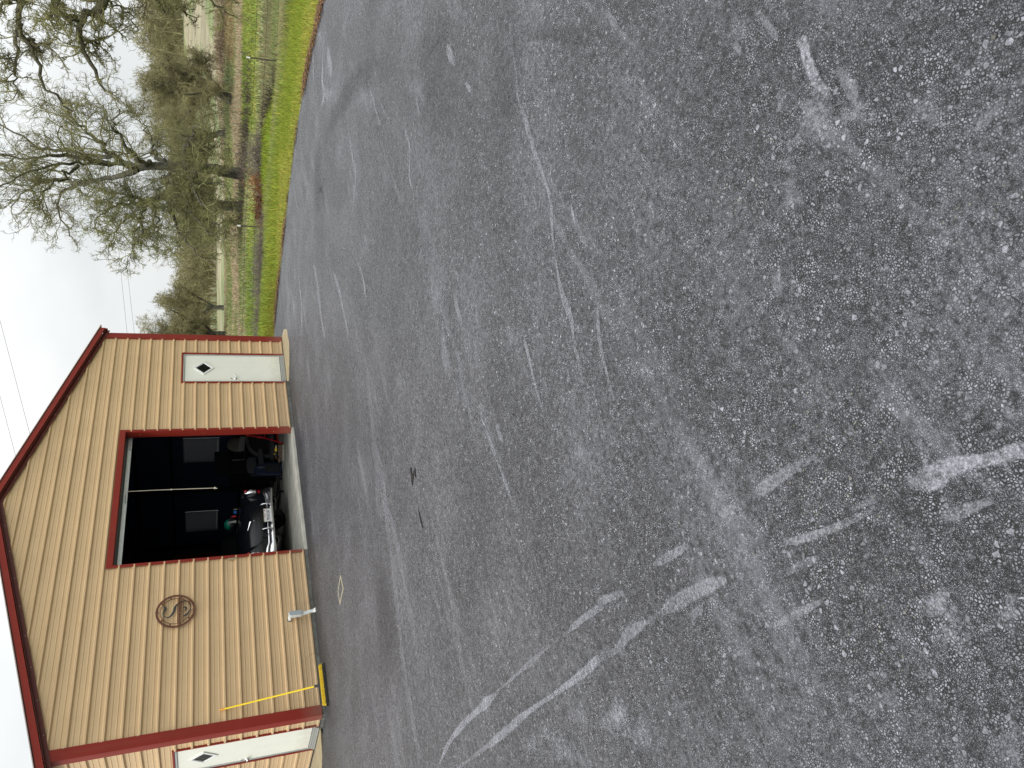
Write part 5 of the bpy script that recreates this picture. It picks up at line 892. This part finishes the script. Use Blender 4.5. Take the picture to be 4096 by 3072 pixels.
mb=MB(); mb.tube([c+Vector((.09,-.10,.05)),c+Vector((.12,-.14,.05))],[.016,.009],10); mb.build('chuck',M['galv'],dr_)
mb=MB(); mb.box(c.x-.085,c.x-.045,c.y+.05,c.y+.10,.166,.178); mb.build('battery',M['orange'],dr_)
# floor dolly
dl=empty('floor_dolly',(3.35,2.6,0),'low black metal dolly with castors beside the rear wheel of the car','dolly')
mb=MB(); mb.box(3.12,3.17,2.15,3.05,.07,.11); mb.box(3.5,3.55,2.15,3.05,.07,.11); mb.box(3.17,3.5,2.2,2.26,.07,.11); mb.box(3.17,3.5,2.9,2.96,.07,.11); mb.tube([(3.14,2.2,.1),(3.10,2.15,.22)],.012,6); mb.build('frame',M['blackmat'],dl)
for x,y in ((3.145,2.2),(3.525,2.2),(3.145,3.0),(3.525,3.0)):
    mb=MB(); mb.tube([(x-.014,y,.032),(x+.014,y,.032)],.032,12); mb.box(x-.02,x+.02,y-.02,y+.02,.06,.07); mb.build('caster',M['rubber'],dl)
mb=MB(); mb.tube([(4.32,3.0,.60),(4.56,3.0,.60)],.01,8); mb.box(4.30,4.32,2.97,3.03,.47,.64); tag(mb.build('clamp',M['greyfab']),'small grey clamp plate on a rod beside the black cabinet','clamp')
rc=MB(); rc.box(5.38,5.72,8.2,8.9,0,2.5); 
for k in range(5): rc.box(5.40,5.70,8.185,8.198,1.3+.22*k,1.3+.22*k+.2)
tag(rc.build('tool_cabinet',mat('dark_red_cabinet',(.10,.006,.008),.4),bevel=.005),'tall dark red cabinet deep inside the garage against the right wall','cabinet')
# ------------------------------------------------------------------ trees
def bark_mat(name,a,b,scale,c=None):
    m=bpy.data.materials.new(name); m.use_nodes=True; n=m.node_tree; p=n.nodes['Principled BSDF']; p.inputs['Roughness'].default_value=.9; p.inputs['Specular IOR Level'].default_value=.15
    t=n.nodes.new('ShaderNodeTexCoord'); x=n.nodes.new('ShaderNodeTexNoise'); x.inputs['Scale'].default_value=scale; x.inputs['Detail'].default_value=6; x.inputs['Roughness'].default_value=.7
    r=n.nodes.new('ShaderNodeValToRGB'); r.color_ramp.elements[0].position=.40; r.color_ramp.elements[1].position=.62; r.color_ramp.elements[0].color=(*a,1); r.color_ramp.elements[1].color=(*b,1)
    n.links.new(t.outputs['Object'],x.inputs['Vector']); n.links.new(x.outputs['Fac'],r.inputs[0]); n.links.new(r.outputs[0],p.inputs['Base Color'])
    q=n.nodes.new('ShaderNodeBump'); q.inputs['Strength'].default_value=.9; q.inputs['Distance'].default_value=.03; n.links.new(x.outputs['Fac'],q.inputs['Height']); n.links.new(q.outputs[0],p.inputs['Normal'])
    return m
BK=bark_mat('oak_bark',(.05,.046,.042),(.14,.135,.10),2.2)
TW=bark_mat('lichen_twigs',(.12,.11,.065),(.27,.265,.115),.9)
TWG=bark_mat('mossy_twigs',(.13,.125,.07),(.30,.30,.13),.9)
TWB=bark_mat('brown_twigs',(.175,.16,.09),(.34,.315,.16),.5)
def nrm(v): return v/(np.linalg.norm(v,axis=-1,keepdims=True)+1e-9)
def grow(S,Dr,Ln,Rd,K,wan,trop,rt,rng):
    N=len(S); P=np.zeros((N,K+1,3)); P[:,0]=S; d=Dr.copy()
    for k in range(K):
        d=nrm(d+rng.normal(0,wan,(N,3))+np.array((0,0,trop)))
        P[:,k+1]=P[:,k]+d*(Ln/K)[:,None]
    Rr=Rd[:,None]*np.linspace(1,rt,K+1)[None]
    return P,Rr
def spawn(P,Rr,Ln,n,t0,t1,ang,lf,rf,rng,up=0,taper=.30):
    N,K1,_=P.shape; K=K1-1
    t=np.sort(rng.uniform(t0,t1,(N,n)),1); t[:,-1]=np.where(rng.random(N)<.8,.99,t[:,-1])
    f=t*K; i=np.minimum(f.astype(int),K-1); w=(f-i)[...,None]; ar=np.arange(N)[:,None]
    a=P[ar,i]; b=P[ar,i+1]; S=a*(1-w)+b*w; D=nrm(b-a)
    rr=Rr[ar,i]*(1-w[...,0])+Rr[ar,i+1]*w[...,0]
    rv=nrm(np.cross(D,rng.normal(0,1,D.shape))); an=np.radians(rng.uniform(ang[0],ang[1],t.shape))[...,None]
    ND=nrm(D*np.cos(an)+rv*np.sin(an)+np.array((0,0,up)))
    L2=Ln[:,None]*lf*(1-taper*t)*rng.uniform(.6,1.3,t.shape); R2=np.minimum(rr*.85,rr*rf*rng.uniform(.7,1.2,t.shape))
    return S.reshape(-1,3),ND.reshape(-1,3),L2.ravel(),R2.ravel()
def tubes(P,Rr,n):
    N,K1,_=P.shape
    T=np.empty_like(P); T[:,1:-1]=P[:,2:]-P[:,:-2]; T[:,0]=P[:,1]-P[:,0]; T[:,-1]=P[:,-1]-P[:,-2]; T=nrm(T)
    ref=np.where(np.abs(T[:,:1,2:3])>.9,np.array((1.,0,0)),np.array((0,0,1.))); ref=np.broadcast_to(ref,T.shape)
    A=nrm(np.cross(T,ref)); B=np.cross(T,A)
    th=2*np.pi*np.arange(n)/n
    V=P[:,:,None]+(A[:,:,None]*np.cos(th)[:,None]+B[:,:,None]*np.sin(th)[:,None])*Rr[:,:,None,None]
    b=(np.arange(N)*K1*n)[:,None,None]+(np.arange(K1-1)*n)[None,:,None]; k=np.arange(n)[None,None]; k2=(k+1)%n
    F=np.stack([b+k,b+k2,b+n+k2,b+n+k],-1).reshape(-1,4)
    return V.reshape(-1,3),F
def merge(parts):
    V=[];F=[];o=0
    for v,f in parts: V.append(v);F.append(f+o);o+=len(v)
    return np.concatenate(V),np.concatenate(F)
def resample(p,K,rng,jit):
    p=np.array(catmull(p,6)); s=np.concatenate([[0],np.cumsum(np.linalg.norm(np.diff(p,axis=0),axis=1))]); L_=s[-1]
    t=np.linspace(0,L_,K+1); q=np.stack([np.interp(t,s,p[:,i]) for i in range(3)],-1)
    j=rng.normal(0,jit,(K+1,3)); j[0]=0; q=q+j; return q,L_
def branches(L0P,L0R,L0L,spec,rng,out,twig):
    """spec: list of levels (nchild,t0,t1,ang,lf,rf,K,wander,trop,sides,up,minr)"""
    P,Rr,Ln=L0P,L0R,L0L
    for (n,t0,t1,ang,lf,rf,K,wan,trop,sides,up,minr) in spec:
        S,D,Ln,Rd=spawn(P,Rr,Ln,n,t0,t1,ang,lf,rf,rng,up); Rd=np.maximum(Rd,minr)
        P,Rr=grow(S,D,Ln,Rd,K,wan,trop,.45,rng)
        twig.append(tubes(P,Rr,sides))
def guided_tree(name,data,r0,rl,spec,label,base,seed,group=None,jit=.12,trunkmat=None,twmat=None,tr_end=.55,flare=True,tw0=None):
    rng=np.random.default_rng(seed)
    t=empty(name,base,label,'tree',group)
    q,L_=resample(data['trunk'],14,rng,jit*.4); 
    rr=r0*np.linspace(1,tr_end,15); 
    if flare: rr[0]*=1.45; rr[1]*=1.12
    tv=[tubes(q[None],rr[None],12)]
    GP=[];GR=[];GL=[]
    for i,l in enumerate(data['limbs']):
        q2,L2=resample(l,18,rng,jit); 
        r=rl*(.7+.5*rng.random())*min(1,(L2/8)**.5) if tw0 is None else tw0[i]
        r2=r*np.linspace(1,.22,19)**1.1; tv.append(tubes(q2[None],r2[None],9)); GP.append(q2);GR.append(r2);GL.append(L2)
    fast_mesh('trunk',*merge(tv),trunkmat or BK,t,smooth=True)
    tw=[]; GL=np.array(GL); GP=np.array(GP);GR=np.array(GR)
    branches(GP,GR,np.full(len(GL),GL.mean()),spec,rng,None,tw)
    fast_mesh('crown',*merge(tw),twmat or TW,t,smooth=True)
    return t
def oak(name,H,Wd,seed,label,base,lean=(0,0),group=None,twmat=None,dense=1.0,r0=.35,fork=.22):
    """an oak built at its base: short trunk, spreading crooked limbs and a fine twig crown"""
    rng=np.random.default_rng(seed); b=np.array(base,float)
    t=empty(name,base,label,'tree',group)
    top=b+np.array((lean[0],lean[1],H*fork)); q,L_=resample([b-np.array((0,0,.4)),b+(top-b)*.5+np.array((lean[1]*.2,-lean[0]*.2,0)),top],8,rng,.05)
    rr=r0*np.linspace(1.25,.75,9); tv=[tubes(q[None],rr[None],10)]
    n=9; ph=rng.uniform(0,6.28)+np.arange(n)*2.4; el=np.radians(np.linspace(14,84,n)+rng.normal(0,6,n))
    S=np.repeat(top[None],n,0)-nrm(top-b)*rng.uniform(0,.35,(n,1))*L_; D=np.stack([np.cos(ph)*np.cos(el),np.sin(ph)*np.cos(el),np.sin(el)],-1)
    Lm=np.where(el<.9,Wd*.5,H*(1-fork))*rng.uniform(.62,.88,n); Rd=np.full(n,r0*.55)
    P,Rr=grow(S,D,Lm,Rd,9,.17,.05,.25,rng); tv.append(tubes(P,Rr,7)); fast_mesh('trunk',*merge(tv),BK,t,smooth=True)
    tw=[]; k=lambda v:max(2,int(round(v*dense)))
    branches(P,Rr,Lm,[(k(10),.2,1,(25,65),.42,.45,6,.2,.02,5,.05,.028),(k(7),.15,1,(25,70),.58,.5,5,.24,.0,3,0,.017),(k(6),.1,1,(25,70),.64,.55,4,.26,0,3,0,.012),(k(5),.1,1,(20,65),.68,.6,3,.26,0,3,0,.009)],rng,None,tw)
    fast_mesh('crown',*merge(tw),twmat or TWB,t,smooth=True)
    return t
def copy_tree(o,loc,rz,scale,label,group=None):
    def cp_(x,par):
        c=x.copy(); COL.objects.link(c)
        if par is not None: c.parent=par
        for ch in x.children: cp_(ch,c)
        return c
    c=cp_(o,None); c.location=loc; c.rotation_euler=(0,0,rz); c.scale=scale; c['label']=label
    if group: c['group']=group
    return c
SP=[(13,.2,1,(22,60),.40,.42,9,.22,.03,5,.05,.034),(8,.12,1,(25,60),.52,.5,7,.26,.02,4,.0,.019),(5,.15,1,(25,60),.60,.6,5,.26,.01,3,0,.012),(4,.2,1,(20,55),.66,.65,4,.24,0,3,0,.008)]
guided_tree('oak_tree',DATA['T2'],.45,.19,SP,'tallest bare oak beyond the fence, its mossy trunk above the grey brush pile',(46.4,18.3,-1.1),21,twmat=TW)
SP3=[(14,.12,1,(25,70),.42,.42,8,.26,-.01,5,.0,.034),(8,.1,1,(25,70),.55,.5,7,.28,-.01,4,0,.022),(5,.1,1,(25,65),.62,.6,5,.28,0,3,0,.015),(4,.15,1,(20,60),.68,.65,4,.26,0,3,0,.010)]
guided_tree('oak_tree',DATA['T3'],.42,.17,SP3,'lichen green oak with a fan of limbs, beside the tallest oak on the garage side',(46.5,20.8,-1.1),22,twmat=TWG)
SP1=[(13,.06,1,(30,75),.50,.34,10,.26,.02,6,.05,.013),(8,.08,1,(25,70),.45,.5,8,.28,.01,4,0,.0075),(5,.12,1,(25,65),.55,.6,6,.28,0,3,0,.005),(3,.2,1,(20,60),.62,.65,4,.28,0,3,0,.0035)]
R1=[.105,.06,.085,.045,.08,.045,.05,.045,.03,.05,.028]
guided_tree('oak_tree',DATA['T1'],.42,.1,SP1,'near oak whose thick crooked bare limbs hang into the view at the asphalt edge',(9.9,-8.9,-.3),23,twmat=TW,jit=.035,flare=True,tr_end=.8,tw0=R1,trunkmat=bark_mat('near_bark',(.045,.04,.033),(.13,.125,.075),5))
A=oak('oak_tree',10.6,15.5,31,'broad brown bare oak with a leaning trunk in the field beyond the bright green strip',(72.7,23.9,-1.0),lean=(.4,-1.6),dense=1.25,r0=.5)
Bt=oak('oak_tree',10.5,12,32,'rounded bare oak behind the tallest oak, its trunk hidden',(78.5,30.3,-.8),lean=(.5,1.4),dense=1.12,r0=.36)
BG='bare oaks across the far side of the field'
Ct=oak('oak_tree',12.2,11,33,'tall narrow bare oak whose crown meets the garage corner trim',(68.8,53.0,-1.2),dense=1.2,r0=.34,group=BG)
Dt=oak('oak_tree',11.6,13,34,'low wide bare oak second from the garage across the field',(86.5,62.6,-1.3),dense=1.12,r0=.36,group=BG,fork=.2)
bgs=[(Bt,(78.,47.),5.6,(1.0,1.0,1.15),'bare oak just left of the lichen green oak, nearest of the far row'),
(Ct,(84.,68.),1.9,(1.1,1.1,.85),'bare oak behind the gap beside the tall narrow oak'),
(Dt,(96.1,63.0),1.0,(1.2,1.2,1.35),'bare oak third from the garage across the field, with a dark forked trunk'),
(A,(90.7,53.3),2.1,(1.0,1.0,1.32),'bare oak fourth from the garage, partly behind the lichen green oak'),
(Bt,(106.,51.2),.7,(1.2,1.2,1.1),'bare brown oak farthest back between the lichen green oak and the broad oak'),
(Ct,(76.,56.5),3.6,(.9,.9,.72),'short bare oak directly behind the tall narrow oak by the garage'),
(Dt,(74.5,62.5),4.0,(1.1,1.1,.95),'bare oak just showing past the garage corner, lowest of its row'),
(A,(88.,40.),4.4,(.75,.75,.9),'bare oak filling the gap right of the lichen green oak, far back'),
(A,(84.5,19.5),1.2,(.72,.72,.85),'rounded bare oak right behind the broad leaning oak'),
(Bt,(118.,32.),2.2,(1.1,1.1,.9),'small bare oak on the slope right of the broad leaning oak'),
(Ct,(132.,42.),.4,(1.2,1.2,.7),'bare oak highest on the pale slope at the right'),
(Dt,(62.,4.5),2.8,(.85,.85,1.05),'bare oak at the right end of the bright green strip'),
(Bt,(100.,12.),5.0,(1.1,1.1,1.0),'bare oak on the slope at the far right edge of the view'),
(Dt,(125.,88.),1.6,(1.3,1.3,.95),'distant bare oak seen low over the field beside the garage'),
(Ct,(132.,76.),5.2,(1.5,1.5,.8),'distant bare oak seen low in the middle of the far row'),
(A,(140.,66.),3.0,(1.0,1.0,.85),'distant bare oak seen low behind the lichen green oak')]
for src,(x,y),rz,s,lb in bgs:
    copy_tree(src,(x,y,float(tz(np.array(x),np.array(y)))-.1),rz,s,lb,BG)
# far wood closing the horizon
def wood():
    rng=np.random.default_rng(5); tw=[]; n=900
    a=np.radians(rng.uniform(38,84,n)); D=rng.uniform(170,300,n); x=-7.8+D*np.sin(a); y=-11.7+D*np.cos(a); z=tz(x,y)-.3
    S=np.stack([x,y,z],-1); P,Rr=grow(S,np.tile(np.array((0,0,1.)),(n,1)),rng.uniform(5,9,n),np.full(n,.22),4,.15,.1,.3,rng); tw.append(tubes(P,Rr,4))
    branches(P,Rr,np.full(n,8.),[(12,.2,1,(30,85),.55,.4,3,.25,0,3,.05,.06),(7,.15,1,(30,80),.55,.5,3,.3,0,3,0,.05),(3,.1,1,(30,80),.6,.6,2,.3,0,3,0,.04)],rng,None,tw)
    o=fast_mesh('far_wood',*merge(tw),TWB,smooth=True); tag(o,'far-off bare woodland closing the horizon behind the field','wood',kind='stuff')
wood()
# ------------------------------------------------------------------ wire fence
FP=[(23.0,-8.2),(21.48,-.59),(20.1,5.9),(19.0,12.4),(17.6,21.)]
fe=empty('wire_fence',(21.48,-.59,-1),'low wire fence of dark steel posts with white tips along the verge','fence')
wz=[]
for i,(x,y) in enumerate(FP):
    g0=float(tz(np.array(x),np.array(y))); w3=[-.05,-.41,-.79] if i<2 else [.146,-.25,-.51]
    wz.append([(x,y,z) for z in w3])
    top=w3[0]+.30
    mb=MB(); lx=.05 if i==1 else 0
    mb.hexa([(x-.017,y-.017,g0-.2),(x+.017,y-.017,g0-.2),(x+.017,y+.017,g0-.2),(x-.017,y+.017,g0-.2),(x-.02,y-.02+lx,top-.14),(x+.02,y-.02+lx,top-.14),(x+.02,y+.02+lx,top-.14),(x-.02,y+.02+lx,top-.14)],0)
    mb.hexa([(x-.021,y-.021+lx,top-.14),(x+.021,y-.021+lx,top-.14),(x+.021,y+.021+lx,top-.14),(x-.021,y+.021+lx,top-.14),(x-.02,y-.02+lx,top),(x+.02,y-.02+lx,top),(x+.02,y+.02+lx,top),(x-.02,y+.02+lx,top)],1)
    mb.box(x-.026,x+.026,y-.010,y+.010,g0-.2,g0+.25,0)
    mb.build('post',[M['post'],M['frame']],fe)
for k in range(3):
    mb=MB(); pts=[]
    for a,b in zip(wz,wz[1:]):
        for j in range(6):
            t=j/6; p=Vector(a[k]).lerp(Vector(b[k]),t); p.z-=.03*math.sin(math.pi*t); pts.append(p)
    pts.append(Vector(wz[-1][k])); mb.tube(pts,.009,4); mb.build('wire',M['wire'],fe)
# ------------------------------------------------------------------ brush piles and weeds
def brush(name,c,ext,n,r,ln,dirn,spread,m,label,cat,col=None,arch=0):
    rng=np.random.default_rng(hash(label)%1000 if False else len(label)*7)
    S=np.array(c)+rng.normal(0,1,(n,3))*np.array(ext); g=tz(S[:,0],S[:,1]); S[:,2]=g+np.abs(rng.normal(0,ext[2],n))
    D=nrm(np.array(dirn)+rng.normal(0,spread,(n,3))); P,Rr=grow(S,D,rng.uniform(.5,1.2,n)*ln,np.full(n,r),5,.18,arch,.5,rng)
    tw=[tubes(P,Rr,3)]; branches(P,Rr,np.full(n,ln),[(5,.2,1,(20,70),.45,.7,3,.3,arch,3,0,r*.6)],rng,None,tw)
    o=fast_mesh(name,*merge(tw),m); return tag(o,label,cat)
GB=bark_mat('grey_brush',(.12,.10,.085),(.26,.225,.18),6)
RB=bark_mat('rust_brush',(.07,.028,.015),(.26,.12,.065),5)
brush('brush_pile',(16.6,1.15,-.4),(.25,.28,.14),170,.011,.8,(.2,-.6,.35),.45,GB,'heap of grey arching stems below the tallest oak, right of the rust heap','brush pile',arch=-.14)
brush('brush_pile',(15.9,2.45,-.5),(.25,.38,.17),900,.009,.22,(0,0,.3),1.0,RB,'rust brown heap of dead foliage left of the grey stems by the fence','brush pile')
brush('brush_pile',(16.7,1.9,-.2),(.2,.2,.2),150,.010,.35,(.2,-.2,.8),.6,bark_mat('orange_brush',(.2,.09,.04),(.40,.20,.09),5),'small orange brown tuft of dead stems rising behind the grey heap','brush pile')
brush('dry_weeds',(14.9,4.0,-.5),(.25,1.0,.07),420,.009,.42,(0,0,.8),.7,GB,'low grey tangle of dry weeds at the foot of the fence post nearer the garage','weeds')
brush('dry_weeds',(13.9,6.1,-.5),(.25,.9,.05),320,.008,.35,(0,0,.8),.7,GB,'low grey dry weeds along the verge, nearest to the garage','weeds')
brush('dry_weeds',(17.3,-1.0,-.5),(.3,.6,.06),260,.010,.35,(0,0,.7),.8,bark_mat('dark_brush',(.045,.04,.03),(.12,.1,.07),5),'dark low twiggy weeds right of the grey heap behind the verge','weeds')
brush('dry_weeds',(40.5,12.6,-1.),(1.0,3.2,.12),420,.02,.7,(0,0,.6),.9,bark_mat('dark_brush2',(.06,.05,.04),(.13,.1,.08),5),'long dark low brush line in the pale field beyond the fence','weeds')
brush('dry_weeds',(82.,21.,-.7),(1.2,2.4,.2),300,.03,1.1,(0,0,.6),.9,bark_mat('red_brush',(.13,.095,.065),(.27,.20,.13),2),'brown brush bank under the far slope at the right','weeds')
# ------------------------------------------------------------------ overhead lines
for pts,lb in zip(DATA['lines'],('upper thin overhead cable between the tall oak and the garage roof','lower thin overhead cable between the tall oak and the garage roof','faint overhead cable in the open sky, farther from the garage roof','faint overhead cable in the open sky just above the garage roof edge')):
    p=[Vector(q) for q in pts]; a=p[0]+(p[0]-p[1])*1.5; b=p[-1]+(p[-1]-p[-2])*.8
    if len(p)==2: q=[a,p[0],p[1],b]
    else: q=[a]+p+[b]
    mb=MB(); mb.tube(catmull(q,5),.012,4); tag(mb.build('overhead_cable',M['sblack']),lb,'cable','overhead cables crossing the sky')
